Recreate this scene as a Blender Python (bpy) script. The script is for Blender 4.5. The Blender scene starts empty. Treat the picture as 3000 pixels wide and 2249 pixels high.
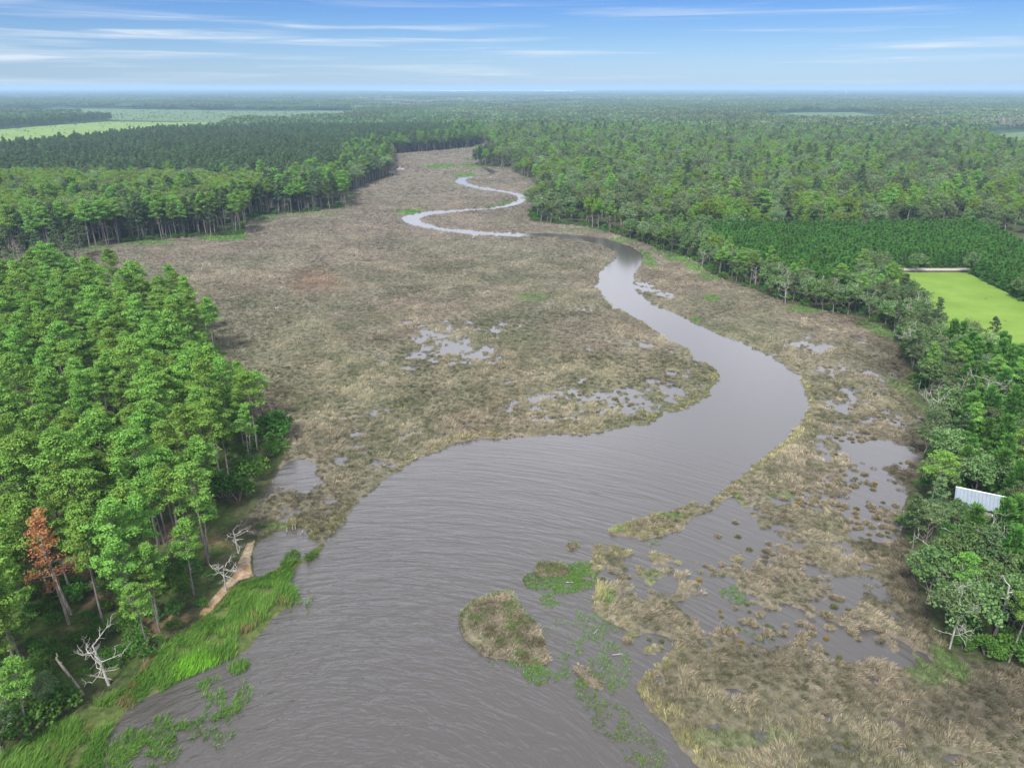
import bpy, math, random
import numpy as np
from mathutils import Vector
S = bpy.context.scene
rng = np.random.default_rng(11)
random.seed(11)
R = math.radians

# ------------------------------------------------------------------ camera
CAM_H, PITCH, FPX, CX, CY = 75.0, R(21.93), 2154.0, 1500.0, 1124.5     # focal length in pixels of the 3000 px frame
cd = bpy.data.cameras.new('camera'); cam = bpy.data.objects.new('camera', cd); S.collection.objects.link(cam)
cam.location = (0, 0, CAM_H); cam.rotation_euler = (math.pi/2 - PITCH, 0, 0)
cd.sensor_width = 36.0; cd.lens = 36.0*FPX/3000.0; cd.clip_start = 0.5; cd.clip_end = 200000
S.camera = cam

# ------------------------------------------------------------------ sky, sun, exposure
SUN_EL, SUN_AZ = R(52), R(205)          # azimuth clockwise from +Y (the view direction)
W = bpy.data.worlds.new('World'); S.world = W; W.use_nodes = True
nt = W.node_tree; nt.nodes.clear()
def N(tree, kind, **kw):
    n = tree.nodes.new(kind)
    for k, v in kw.items():
        if k.startswith('i_'):
            n.inputs[k[2:].replace('_', ' ')].default_value = v
        else: setattr(n, k, v)
    return n
def ramp(tree, stops, interp='LINEAR'):
    n = tree.nodes.new('ShaderNodeValToRGB'); e = n.color_ramp.elements; n.color_ramp.interpolation = interp
    while len(e) < len(stops): e.new(0.5)
    for k, (p, c) in enumerate(stops):
        e[k].position = p; e[k].color = (*c, 1) if len(c) == 3 else c
    return n
def math_node(tree, op, a, b=None, c=None, clamp=False):
    n = tree.nodes.new('ShaderNodeMath'); n.operation = op; n.use_clamp = clamp
    for i, v in enumerate((a, b, c)):
        if v is None: continue
        if hasattr(v, 'links'): tree.links.new(v, n.inputs[i])
        else: n.inputs[i].default_value = v
    return n.outputs[0]
def mix(tree, fac, a, b, blend='MIX'):
    n = tree.nodes.new('ShaderNodeMix'); n.data_type = 'RGBA'; n.blend_type = blend
    for s, v in ((n.inputs[0], fac), (n.inputs[6], a), (n.inputs[7], b)):
        if hasattr(v, 'links'): tree.links.new(v, s)
        else: s.default_value = v if not isinstance(v, tuple) or len(v) == 4 else (*v, 1)
    return n.outputs[2]
sky = N(nt, 'ShaderNodeTexSky', sky_type='NISHITA', sun_disc=False, sun_elevation=SUN_EL, sun_rotation=SUN_AZ, dust_density=0.3, ozone_density=3.0)
tc = N(nt, 'ShaderNodeTexCoord'); sep = N(nt, 'ShaderNodeSeparateXYZ'); nt.links.new(tc.outputs['Generated'], sep.inputs[0])
z = sep.outputs[2]
tint = ramp(nt, [(0.0, (0.39, 0.525, 0.83)), (0.03, (0.358, 0.48, 0.756)), (0.06, (0.299, 0.429, 0.676)), (0.097, (0.222, 0.36, 0.645)), (0.2, (0.4, 0.5, 0.75))])
nt.links.new(math_node(nt, 'MAXIMUM', z, 0.0), tint.inputs[0])
base = mix(nt, 1.0, sky.outputs[0], tint.outputs[0], 'MULTIPLY')
# thin cirrus bars near the horizon: long in azimuth, thin in height
az = math_node(nt, 'ARCTAN2', sep.outputs[0], sep.outputs[1])
cmb = N(nt, 'ShaderNodeCombineXYZ')
nt.links.new(math_node(nt, 'MULTIPLY', az, 2.6), cmb.inputs[0]); nt.links.new(math_node(nt, 'MULTIPLY', z, 75.0), cmb.inputs[1])
warp = N(nt, 'ShaderNodeTexNoise', i_Scale=1.3, i_Detail=2.0); nt.links.new(cmb.outputs[0], warp.inputs['Vector'])
wv = N(nt, 'ShaderNodeVectorMath', operation='MULTIPLY_ADD'); wv.inputs[1].default_value = (0.5, 0.9, 0); nt.links.new(warp.outputs['Color'], wv.inputs[0]); nt.links.new(cmb.outputs[0], wv.inputs[2])
cl = N(nt, 'ShaderNodeTexNoise', i_Scale=0.85, i_Detail=7.0, i_Roughness=0.55); nt.links.new(wv.outputs[0], cl.inputs['Vector'])
clr = ramp(nt, [(0.50, (0, 0, 0)), (0.58, (0.30,)*3), (0.68, (1.0,)*3)]); nt.links.new(math_node(nt, 'MULTIPLY_ADD', az, -0.085, cl.outputs['Fac']), clr.inputs[0])
band = ramp(nt, [(0.0, (0.25,)*3), (0.02, (0.9,)*3), (0.06, (1, 1, 1)), (0.085, (0.4,)*3), (0.115, (0.1,)*3)]); nt.links.new(math_node(nt, 'MAXIMUM', z, 0.0), band.inputs[0])
streak = math_node(nt, 'MULTIPLY', clr.outputs[0], band.outputs[0])
# broken grey-white deck higher up
dk = N(nt, 'ShaderNodeTexNoise', i_Scale=3.2, i_Detail=5.0); nt.links.new(tc.outputs['Generated'], dk.inputs['Vector'])
dkr = ramp(nt, [(0.30, (0.62,)*3), (0.62, (1, 1, 1))]); nt.links.new(dk.outputs['Fac'], dkr.inputs[0])
up = N(nt, 'ShaderNodeMapRange', clamp=True); up.inputs[1].default_value = 0.099; up.inputs[2].default_value = 0.128; nt.links.new(z, up.inputs[0])
deck = math_node(nt, 'MULTIPLY', dkr.outputs[0], up.outputs[0])
c1 = mix(nt, streak, base, (4.7, 5.1, 5.5))
dcol = ramp(nt, [(0.12, (.95,)*3), (0.25, (1.12,)*3), (0.44, (1.5, 1.5, 1.52)), (0.6, (1.02,)*3), (0.78, (.76,)*3)]); nt.links.new(math_node(nt, 'MAXIMUM', z, 0.0), dcol.inputs[0])
c2 = mix(nt, deck, c1, mix(nt, 1.0, dcol.outputs[0], (10.4, 10.5, 11.6), 'MULTIPLY'))
bg = N(nt, 'ShaderNodeBackground'); bg.inputs[1].default_value = 0.092
nt.links.new(c2, bg.inputs[0]); wo = N(nt, 'ShaderNodeOutputWorld'); nt.links.new(bg.outputs[0], wo.inputs[0])

sl = bpy.data.lights.new('sun', 'SUN'); sl.energy = 4.1; sl.angle = R(9); sl.color = (1.0, 0.965, 0.9)
so = bpy.data.objects.new('sun', sl); S.collection.objects.link(so); so.location = (0, 0, 300)
sd_ = Vector((math.sin(SUN_AZ)*math.cos(SUN_EL), math.cos(SUN_AZ)*math.cos(SUN_EL), math.sin(SUN_EL)))
so.rotation_euler = (-sd_).to_track_quat('-Z', 'Y').to_euler()
S.view_settings.view_transform = 'Standard'; S.view_settings.look = 'None'
S.view_settings.exposure = 0.97; S.view_settings.gamma = 1.0
S.cycles.max_bounces = 5; S.cycles.diffuse_bounces = 1; S.cycles.glossy_bounces = 2; S.cycles.transmission_bounces = 2
S.cycles.transparent_max_bounces = 4; S.cycles.volume_bounces = 0; S.cycles.caustics_reflective = False; S.cycles.caustics_refractive = False
S.cycles.use_denoising = True

# ------------------------------------------------------------------ ground map: frame pixels of the ground -> metres on the ground
sp_, cp_ = math.sin(PITCH), math.cos(PITCH)
def px2w(p):
    p = np.atleast_2d(np.asarray(p, float)); x = (p[:, 0]-CX)/FPX; y = -(p[:, 1]-CY)/FPX
    dz = -sp_ + y*cp_; t = CAM_H/np.maximum(-dz, 1e-4)
    return np.stack([x*t, (cp_ + y*sp_)*t], 1)
def w2px(x, y, z=0.0):
    dz = z - CAM_H; dep = y*cp_ - dz*sp_; upv = y*sp_ + dz*cp_
    dep = np.where(dep < 1, 1, dep)
    return CX + FPX*x/dep, CY - FPX*upv/dep

def inside(poly, x, y):
    c = np.zeros(x.shape, bool); n = len(poly)
    for i in range(n):
        x1, y1 = poly[i]; x2, y2 = poly[(i+1) % n]
        if y1 == y2: continue
        c ^= ((y1 > y) != (y2 > y)) & (x < (x2-x1)*(y-y1)/(y2-y1) + x1)
    return c
def segdist(poly, x, y, closed=True):
    d = np.full(x.shape, 1e9); n = len(poly)
    for i in range(n if closed else n-1):
        ax, ay = poly[i]; bx, by = poly[(i+1) % n]
        dx, dy = bx-ax, by-ay; L = dx*dx+dy*dy+1e-9
        t = np.clip(((x-ax)*dx+(y-ay)*dy)/L, 0, 1)
        np.minimum(d, (x-ax-t*dx)**2+(y-ay-t*dy)**2, out=d)
    return np.sqrt(d)
def hash2(ix, iy, s):
    h = (ix.astype(np.int64)*374761393 + iy.astype(np.int64)*668265263 + s*1442695041) & 0xffffffff
    h = ((h ^ (h >> 13))*1274126177) & 0xffffffff
    return ((h ^ (h >> 16)) & 0xffff)/32767.5 - 1.0
def vnoise(x, y, s=0):
    ix = np.floor(x); iy = np.floor(y); fx = x-ix; fy = y-iy
    fx = fx*fx*(3-2*fx); fy = fy*fy*(3-2*fy)
    a = hash2(ix, iy, s); b = hash2(ix+1, iy, s); c = hash2(ix, iy+1, s); d = hash2(ix+1, iy+1, s)
    return (a*(1-fx)+b*fx)*(1-fy) + (c*(1-fx)+d*fx)*fy
def fbm(x, y, sc, s=0, o=3):
    v = 0; a = 1.0; t = 0
    for k in range(o):
        v = v + a*vnoise(x/sc*2**k+17.3*k, y/sc*2**k-9.1*k, s+k); t += a; a *= 0.55
    return v/t*1.6

# ------------------------------------------------------------------ outlines on the ground (frame pixels, 3000 px wide)
LEFT_BANK = [(230,2700),(289,2300),(300,2200),(316,2133),(375,2079),(452,2033),(540,1985),(640,1945),(669,1929),(723,1902),(768,1862),(791,1816),(836,1780),(868,1740),(836,1703),(859,1672),(904,1645),(936,1617),(945,1595),
 (900,1622),(827,1658),(777,1685),(750,1694),(737,1649),(741,1613),(769,1586),(814,1552),(881,1545),(913,1577),(954,1586),(972,1572),
 (1002,1530),(1027,1492),(1059,1456),(1122,1411),(1176,1375),(1213,1348),(1271,1325),(1335,1298),(1412,1284),(1497,1282),(1588,1273),(1701,1271),(1778,1264),(1850,1248),(1904,1239),(1950,1212),(2013,1194),(2041,1180),(2072,1158),(2095,1126),(2108,1092),
 (2085,1070),(2049,1056),(2030,1038),(2009,1020),(1973,998),(1936,980),(1900,955),(1853,926),(1824,909),(1788,906),(1794,898),(1777,882),(1759,860),(1741,839),(1756,817),(1756,795),(1774,779),(1799,763),(1808,747),(1795,732),(1759,716),(1709,705),(1654,701),(1616,697),(1561,693),(1507,694),(1453,692),(1401,689),(1382,700),(1384,688),(1331,682),(1290,678),(1249,669),(1209,661),(1187,651),(1173,639),(1190,631),(1222,624),(1263,618),(1325,613),(1393,610),(1439,608),(1480,599),(1507,590),(1517,585),(1515,576),(1493,567),(1453,561),(1412,556),(1371,548),(1344,541),(1332,532),(1339,522),(1369,518),(1412,514),(1435,510),(1432,503),(1417,496),(1412,490)]
RIGHT_BANK = [(1420,489),(1439,496),(1461,503),(1446,511),(1426,514.5),(1385,520),(1365,526),(1365,533),(1388,542),(1426,549),(1466,556),(1507,563),(1531,568),(1541,575),(1540,587),(1523,599),(1480,609),(1439,614),(1371,618),(1317,624),(1263,631),(1236,636),(1228,643),(1241,651),(1274,660.5),(1304,667),(1344,671),(1399,675),(1453,679.5),(1507,681),(1561,682),(1643,685),(1709,690),(1774,698),(1817,712),(1853,725),(1879,741),(1886,759),(1875,777),(1860,803),(1857,824),(1864,850),(1879,864),(1900,884),(1926,898),(1962,911),(1991,922),(2027,942),(2074,965),(2107,980),(2143,991),(2179,1002),(2222,1027),(2262,1045),(2306,1074),(2349,1103),(2356,1135),(2360,1164),(2363,1203),(2335,1257),(2289,1307),(2235,1343),(2181,1388),(2140,1420),(2081,1456),(2000,1481),(1950,1501),(1859,1520),(1791,1547),(1764,1558),(1837,1569),(1873,1578),(1932,1565),(1995,1547),(2045,1506),(2108,1483),(2150,1455),
 (2215,1530),(2225,1580),(2150,1632),(2020,1650),(1960,1625),(1900,1625),(1860,1655),(1850,1610),(1740,1600),(1730,1650),(1745,1720),(1735,1770),(1780,1820),(1840,1850),(1820,1880),(1870,1910),(1950,1920),(1900,1960),(1870,2000),(1900,2070),(1960,2120),(2000,2200),(2060,2260),(2300,2330),(2400,2700)]
ISLANDS = {'big': [(1345,1795),(1385,1760),(1490,1728),(1500,1740),(1535,1790),(1580,1840),(1590,1880),(1612,1930),(1600,1945),(1560,1950),(1480,1930),(1420,1920),(1375,1880),(1352,1850)],
 'mid': [(1568,1665),(1580,1650),(1640,1648),(1664,1668),(1660,1685),(1600,1692),(1572,1685)],
 'pair': [(1678,1960),(1692,1948),(1720,1962),(1724,1985),(1768,2005),(1762,2016),(1735,2006),(1712,1992)],
 'small': [(1662,1600),(1672,1590),(1690,1592),(1688,1606),(1672,1610)]}
NEAR_STAND = [(-500,2500),(-100,2290),(0,2205),(149,2124),(253,2065),(362,2011),(407,1952),(497,1871),(565,1816),(633,1753),(669,1694),(678,1636),(687,1556),(697,1506),(724,1443),(800,1380),(822,1352),(859,1307),(837,1253),(760,1225),(690,1190),(633,1153),(620,1100),(655,1040),(637,987),(600,950),(500,915),(420,890),(300,880),(170,870),(0,880),(-500,890)]
EDGE_L = [(-500,775),(0,770),(203,736),(292,725),(407,709),(576,698),(712,692),(726,648),(766,634),(882,626),(1017,610),(1017,570),(1078,539),(1146,515),(1146,471),(1147,453),(1223,446),(1288,441),(1379,432),(1408,421),(1411,403),(1408,382)]
EDGE_R = [(1418,382),(1424,403),(1420,425),(1470,440),(1450,460),(1395,478),(1385,484),(1426,490),(1493,492),(1507,508),(1548,525),(1580,555),(1580,600),(1545,622),(1548,648),(1588,656),(1709,665),(1763,678),(1817,694),(1853,705),(1900,719),(1926,734),(1980,748),(2034,766),(2070,795),(2107,817),(2161,839),(2215,853),(2287,886),(2360,904),(2417,917),(2526,935),(2616,971),(2630,1026),(2660,1080),(2660,1116),(2670,1152),(2688,1185),(2735,1207),(2720,1243),(2715,1297),(2680,1390),(2650,1480),(2650,1560),(2665,1613),(2688,1735),(2723,1780),(2732,1862),(2768,1907),(2859,1943),(2949,1952),(3100,1960),(3500,1990)]
FIELD = [(2585,802),(2834,802),(2880,828),(2950,862),(3010,895),(3300,1010),(3300,1150),(3000,1085),(2850,1050),(2760,1010),(2690,930),(2630,860)]
ROAD = [(2500,790),(2850,790),(2850,797),(2500,797.5)]
FAR_FIELDS = {'mown': [(-300,392),(0,381),(155,368),(315,357.5),(480,359),(655,361),(640,376),(450,402),(250,428),(0,455),(-300,480)],
 'scrub': [(-300,318),(25,319),(181,318),(495,322),(680,325.5),(800,325.5),(1030,325.5),(1040,333),(940,347),(800,359),(680,364),(500,356),(330,353),(250,337),(120,331),(0,329),(-300,329)],
 'clear': [(2880,408),(2940,392),(3050,385),(3300,385),(3300,452),(3000,446),(2900,436)],
 'gap': [(2260,338),(2330,331),(2500,330),(2560,338),(2540,352),(2400,358),(2290,354)],
 'yard': [(1733,375),(1737,369),(1755,369),(1752,376)]}
PLANT = [(2040,700),(2080,688),(2400,690),(2700,684),(2829,676),(2924,715),(3020,765),(3400,900),(3400,1060),(3010,893),(2950,860),(2880,826),(2836,800),(2850,786),(2500,788),(2500,840),(2450,880),(2330,850),(2200,800),(2100,755)]
PLANT2 = [(2760,1040),(3000,1095),(3400,1180),(3400,1900),(3010,1870),(2900,1690),(2800,1660),(2780,1500),(2800,1300),(2790,1180),(2740,1090)]
REEDS = [(-400,2700),(-60,2330),(0,2225),(149,2140),(253,2080),(362,2025),(420,1955),(505,1880),(575,1835),(640,1790),(690,1720),(760,1700),(827,1660),(900,1624),(946,1593),(938,1620),(904,1648),(862,1676),(842,1705),(872,1740),(840,1784),(796,1820),(772,1866),(727,1906),(673,1934),(640,1950),(540,1990),(456,2038),(380,2084),(322,2137),(306,2200),(295,2300),(240,2700)]
SAND = [(585,1806),(612,1770),(658,1720),(684,1690),(704,1640),(724,1600),(748,1588),(738,1612),(733,1650),(742,1690),(702,1702),(646,1762),(606,1812)]
def wp(p): return [tuple(q) for q in px2w(p)]
RIVER = wp(LEFT_BANK + RIGHT_BANK)
ISL = {k: wp(v) for k, v in ISLANDS.items()}
W_STAND, W_FIELD, W_REED, W_SAND, W_PL, W_PL2, W_ROAD = map(wp, (NEAR_STAND, FIELD, REEDS, SAND, PLANT, PLANT2, ROAD))
W_FAR = {k: wp(v) for k, v in FAR_FIELDS.items()}
MARSH = wp(EDGE_L + EDGE_R + [(3500,2700),(1500,2700),(960,1640),(930,1590),(880,1540),(810,1548),(765,1575),(735,1570),(702,1560)] + NEAR_STAND[17:])

# wet spots: (px, py, rx, ry, wetness)
WET = [(1320,1000,150,70,.50),(1290,975,70,22,.54),(1395,960,70,30,.5),(1700,1185,240,40,.54),(1840,1160,70,28,.60),(1560,1200,60,22,.55),(1400,1218,60,14,.5),(1150,1350,40,24,.5),(1130,1040,30,30,.5),
 (2040,1105,48,30,.62),(1960,1150,50,40,.55),(1745,1025,30,20,.55),(1975,1030,24,16,.6),(1725,912,24,10,.5),(1910,852,55,34,.66),(1835,990,40,20,.45),
 (2360,985,40,12,.55),(2390,1010,60,16,.6),(2490,1050,40,16,.45),(2310,940,70,20,.38),
 (2470,1100,60,40,.5),(2545,1105,40,40,.62),(2570,1150,40,30,.66),(2470,1190,70,36,.6),(2580,1210,50,40,.66),(2450,1270,60,40,.5),(2580,1325,120,46,1.0),(2530,1290,60,30,.7),(2460,1340,70,40,.66),(2560,1420,90,70,.85),(2540,1520,70,80,1.0),
 (2400,1420,90,60,.5),(2300,1480,110,60,.58),(2200,1540,120,80,.72),(2100,1480,60,40,.6),(2090,1620,80,40,.72),(2010,1600,70,40,.8),(2300,1610,90,60,.52),(2420,1610,100,60,.5),(2500,1640,80,40,.56),(2540,1690,60,30,.62),
 (2080,1700,90,40,.66),(2150,1760,120,50,.62),(2080,1800,80,60,.75),(2250,1850,150,50,.8),(2480,1885,130,56,1.05),(2600,1900,70,60,1.0),(2370,1880,60,40,.8),(2590,1745,34,24,.85),(2480,1780,90,40,.55),(2600,1800,60,40,.55),
 (2420,2110,40,50,.5),(2600,2190,60,24,.5),(2050,1985,40,70,.42),(2060,2090,60,60,.4),(2700,1930,40,30,.6),(2820,2225,50,20,.62),
 (865,1395,62,48,.95),(905,1420,40,30,.8),(1050,1310,40,30,.5),(1000,1340,30,24,.55),(940,1480,60,40,.45),(860,1500,70,30,.5),(760,1455,30,46,.95),(800,1425,40,24,.85),(1150,1405,30,20,.2),
 (1800,1690,60,24,.5),(1870,1640,40,20,.62),(1890,1900,70,40,.55),(1900,2000,60,60,.5),(2260,1650,430,250,.40),(2480,1260,190,250,.40),(2350,1500,160,90,.56),(600,905,50,14,.4),(825,897,20,8,.5)]
rw = np.random.default_rng(77)
for (u0, u1, v0, v1, n_) in ((1180, 1520, 930, 1080, 34), (1450, 1960, 1110, 1235, 44), (1000, 1250, 1180, 1380, 12), (1850, 2080, 980, 1120, 14), (2250, 2560, 960, 1110, 20), (2400, 2620, 1090, 1300, 16), (1900, 2640, 1640, 1900, 40), (2050, 2700, 1960, 2200, 5)):
    for _ in range(n_):
        v_ = rw.uniform(v0, v1); k_ = v_/1150; WET.append((rw.uniform(u0, u1), v_, rw.uniform(11, 27)*k_, rw.uniform(6, 11)*k_, rw.uniform(.75, 1.0)))
_w = []
for (u, v, ru, rv, a) in WET:
    c = px2w((u, v))[0]; e = px2w([(u+ru, v), (u, v-rv), (u, v+rv)])
    _w.append((c[0], c[1], abs(e[0, 0]-c[0]), abs(e[1, 1]-e[2, 1])/2, a))
def wetness(x, y):
    w = np.zeros(x.shape)
    for (cx, cy, rx, ry, a) in _w:
        d = ((x-cx)/rx)**2 + ((y-cy)/ry)**2
        np.maximum(w, a*np.clip(1.55-d, 0, 1), out=w)
    return w
def shore(x, y):
    """signed metres from the river bank, positive on land; islands count as land"""
    d = segdist(RIVER, x, y); s = np.where(inside(RIVER, x, y), -d, d)
    for p in ISL.values():
        x0, y0 = np.mean(p, 0); near = (np.abs(x-x0) < 30) & (np.abs(y-y0) < 30)
        if near.any():
            q = segdist(p, x[near], y[near]); q = np.where(inside(p, x[near], y[near]), q, -q); s[near] = np.maximum(s[near], q)
    return s
def height(x, y, s=None):
    if s is None: s = shore(x, y)
    wob = 0.55*fbm(x, y, 3.2, 41, 2)
    b = np.clip((s+wob)*0.36, -0.9, 0.42)
    q = .66*fbm(x, y, 2.9, 3, 5)+.5*fbm(x, y, 9, 13, 2); w = wetness(x, y); cut = w*1.75-1.08
    zz = np.minimum(b, np.where(w > 0.02, (q-cut)*0.75, 9))
    return np.clip(zz, -0.9, 0.5) + np.where(zz > 0.1, (0.10*fbm(x, y, 2.1, 8, 2)+.10*fbm(x, y, 3.4, 71, 2))*np.clip((zz-0.1)*5, 0, 1), 0)

# ------------------------------------------------------------------ mesh helpers
COL = S.collection
class MB:
    """collects vertices, faces (any size), a float 'v' per face and a material index per face"""
    def __init__(s): s.V = []; s.L = []; s.T = []; s.v = []; s.m = []; s.n = 0
    def add(s, V, F, v=0.5, m=0):
        V = np.asarray(V, float).reshape(-1, 3); F = np.asarray(F, np.int64)
        s.V.append(V); s.L.append((F+s.n).ravel()); s.T.append(np.full(len(F), F.shape[1])); s.n += len(V)
        s.v.append(np.broadcast_to(np.asarray(v, float), (len(F),)).copy()); s.m.append(np.full(len(F), m))
    def join(s, o, off=(0, 0, 0), sc=1.0, rot=0.0, v=None):
        V = np.concatenate(o.V)*sc; c, q = math.cos(rot), math.sin(rot)
        V = np.stack([V[:, 0]*c-V[:, 1]*q, V[:, 0]*q+V[:, 1]*c, V[:, 2]], 1)+np.asarray(off)
        s.V.append(V); s.L.append(np.concatenate(o.L)+s.n); s.T += o.T; s.n += len(V)
        s.v += (o.v if v is None else [np.full(len(k), v) for k in o.v]); s.m += o.m
    def mesh(s, name, mats, smooth=False, cols=None):
        V = np.concatenate(s.V); L = np.concatenate(s.L); T = np.concatenate(s.T)
        me = bpy.data.meshes.new(name); me.vertices.add(len(V)); me.vertices.foreach_set('co', V.astype(np.float32).ravel())
        me.loops.add(len(L)); me.loops.foreach_set('vertex_index', L.astype(np.int32))
        me.polygons.add(len(T)); me.polygons.foreach_set('loop_start', (np.cumsum(T)-T).astype(np.int32))
        for k in (mats if isinstance(mats, (list, tuple)) else [mats]): me.materials.append(k)
        me.polygons.foreach_set('material_index', np.concatenate(s.m).astype(np.int32))
        me.polygons.foreach_set('use_smooth', np.full(len(T), smooth))
        a = me.attributes.new('v', 'FLOAT', 'FACE'); a.data.foreach_set('value', np.concatenate(s.v).astype(np.float32))
        if cols is not None:
            a = me.attributes.new('col', 'FLOAT_COLOR', 'POINT'); a.data.foreach_set('color', np.concatenate([cols, np.ones((len(cols), 1))], 1).astype(np.float32).ravel())
        me.update(calc_edges=True)
        return me
def link(name, me, parent=None, **props):
    o = bpy.data.objects.new(name, me); COL.objects.link(o)
    if parent is not None: o.parent = parent
    for k, v in props.items(): o[k] = v
    return o
def tube(mb, P, rad, k=5, v=0.5, m=0):
    P = np.asarray(P, float); rad = np.broadcast_to(np.asarray(rad, float), (len(P),)); n = len(P)
    t = np.gradient(P, axis=0); t /= np.linalg.norm(t, axis=1, keepdims=True)+1e-9
    ref = np.where(np.abs(t[:, 2:3]) > 0.9, np.array([[1., 0, 0]]), np.array([[0, 0, 1.]]))
    a = np.cross(t, ref); a /= np.linalg.norm(a, axis=1, keepdims=True)+1e-9; b = np.cross(t, a)
    th = np.arange(k)/k*2*math.pi
    V = P[:, None]+rad[:, None, None]*(np.cos(th)[None, :, None]*a[:, None]+np.sin(th)[None, :, None]*b[:, None])
    i, j = np.meshgrid(np.arange(n-1), np.arange(k), indexing='ij'); j2 = (j+1) % k
    F = np.stack([i*k+j, i*k+j2, (i+1)*k+j2, (i+1)*k+j], -1).reshape(-1, 4)
    mb.add(V.reshape(-1, 3), F, v, m); mb.add(V[-1], [list(range(k))], v, m)
def unit(a): return a/(np.linalg.norm(a, axis=-1, keepdims=True)+1e-9)
def diamonds(mb, C, U, Wd, ln, wd, v, m=0):
    """leaf sprays: diamonds at C along U with width direction Wd"""
    U = unit(U); Wd = unit(Wd - (Wd*U).sum(-1, keepdims=True)*U); ln = np.reshape(ln, (-1, 1)); wd = np.reshape(wd, (-1, 1)); n = len(C)
    V = np.stack([C-U*ln*.5, C+Wd*wd*.5, C+U*ln*.5, C-Wd*wd*.5], 1)
    mb.add(V.reshape(-1, 3), np.arange(4*n).reshape(-1, 4), v, m)
def rdir(r, n): return unit(r.normal(size=(n, 3)))

# ------------------------------------------------------------------ materials
def mat(name):
    m = bpy.data.materials.new(name); m.use_nodes = True; t = m.node_tree; t.nodes.clear()
    out = t.nodes.new('ShaderNodeOutputMaterial'); return m, t, out
def leaf_mat(name, dark, light, hue=0.03, val=0.35, zone=60.0, trans=0.26):
    """leaf colour: each spray between two greens, each tree and each neighbourhood its own shift"""
    m, t, out = mat(name)
    at = N(t, 'ShaderNodeAttribute', attribute_name='v'); oi = N(t, 'ShaderNodeObjectInfo')
    nz = N(t, 'ShaderNodeTexNoise', i_Scale=1.0/zone, i_Detail=1.0); t.links.new(oi.outputs['Location'], nz.inputs['Vector'])
    c = mix(t, at.outputs['Fac'], dark, light)
    hs = N(t, 'ShaderNodeHueSaturation')
    h = math_node(t, 'MULTIPLY_ADD', oi.outputs['Random'], hue*2, 0.5-hue)
    vv = math_node(t, 'MULTIPLY_ADD', nz.outputs['Fac'], val*2, 1-val)
    vv = math_node(t, 'MULTIPLY', vv, math_node(t, 'MULTIPLY_ADD', oi.outputs['Random'], val, 1-val/2))
    t.links.new(h, hs.inputs['Hue']); t.links.new(vv, hs.inputs['Value']); t.links.new(c, hs.inputs['Color'])
    d = N(t, 'ShaderNodeBsdfDiffuse'); tr = N(t, 'ShaderNodeBsdfTranslucent'); ms = N(t, 'ShaderNodeMixShader'); ms.inputs[0].default_value = trans
    for s in (d, tr): t.links.new(hs.outputs[0], s.inputs[0])
    t.links.new(d.outputs[0], ms.inputs[1]); t.links.new(tr.outputs[0], ms.inputs[2]); t.links.new(ms.outputs[0], out.inputs[0]); return m
def bark_mat(name, a, b, sc=3.0):
    m, t, out = mat(name); g = N(t, 'ShaderNodeTexCoord'); mp = N(t, 'ShaderNodeMapping'); mp.inputs['Scale'].default_value = (sc, sc, sc*.25)
    nz = N(t, 'ShaderNodeTexNoise', i_Scale=1.0, i_Detail=5.0); t.links.new(g.outputs['Object'], mp.inputs[0]); t.links.new(mp.outputs[0], nz.inputs['Vector'])
    r = ramp(t, [(0.35, a), (0.65, b)]); t.links.new(nz.outputs['Fac'], r.inputs[0])
    p = N(t, 'ShaderNodeBsdfPrincipled', i_Roughness=0.9); t.links.new(r.outputs[0], p.inputs['Base Color'])
    bp = N(t, 'ShaderNodeBump', i_Strength=0.6, i_Distance=0.05); t.links.new(nz.outputs['Fac'], bp.inputs['Height']); t.links.new(bp.outputs[0], p.inputs['Normal'])
    t.links.new(p.outputs[0], out.inputs[0]); return m
def blade_mat(name, trans=0.25):
    m, t, out = mat(name); at = N(t, 'ShaderNodeAttribute', attribute_name='col')
    d = N(t, 'ShaderNodeBsdfDiffuse'); tr = N(t, 'ShaderNodeBsdfTranslucent'); ms = N(t, 'ShaderNodeMixShader'); ms.inputs[0].default_value = trans
    for s in (d, tr): t.links.new(at.outputs['Color'], s.inputs[0])
    t.links.new(d.outputs[0], ms.inputs[1]); t.links.new(tr.outputs[0], ms.inputs[2]); t.links.new(ms.outputs[0], out.inputs[0]); return m
M_PINE = leaf_mat('pine_needles', (.072,.152,.028), (.190,.350,.066), .016, .34, 25)
M_PINED = leaf_mat('dark_pine_needles', (.046,.082,.034), (.112,.165,.070), .02, .5, 40)
M_YPINE = leaf_mat('young_pine_needles', (.046,.128,.024), (.105,.235,.046), .010, .25, 20)
M_BRIGHT = leaf_mat('yellow_green_leaves', (.080,.150,.022), (.165,.265,.045), .02, .3, 30)
M_OLIVE = leaf_mat('olive_leaves', (.056,.094,.038), (.170,.220,.100), .025, .62, 45)
M_OAK = leaf_mat('grey_green_leaves', (.050,.100,.030), (.135,.215,.078), .012, .3, 30)
M_SHRUB = leaf_mat('shrub_leaves', (.036,.090,.018), (.085,.185,.034), .02, .35, 12)
M_RUST = leaf_mat('rust_needles', (.25,.105,.045), (.44,.20,.095), .01, .1, 30)
M_GREYTWIG = leaf_mat('lichen_twigs', (.16,.15,.125), (.30,.29,.25), .01, .2, 20)
M_BARK = bark_mat('pine_bark', (.085,.075,.066), (.17,.155,.14))
M_OBARK = bark_mat('grey_bark', (.10,.09,.075), (.22,.20,.17))
M_DEAD = bark_mat('bleached_wood', (.17,.16,.145), (.34,.33,.305))
M_SNAG = bark_mat('weathered_wood', (.12,.095,.075), (.26,.23,.195))
M_BLADE = blade_mat('grass_blades'); M_REED = blade_mat('reed_blades', .3)

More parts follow.
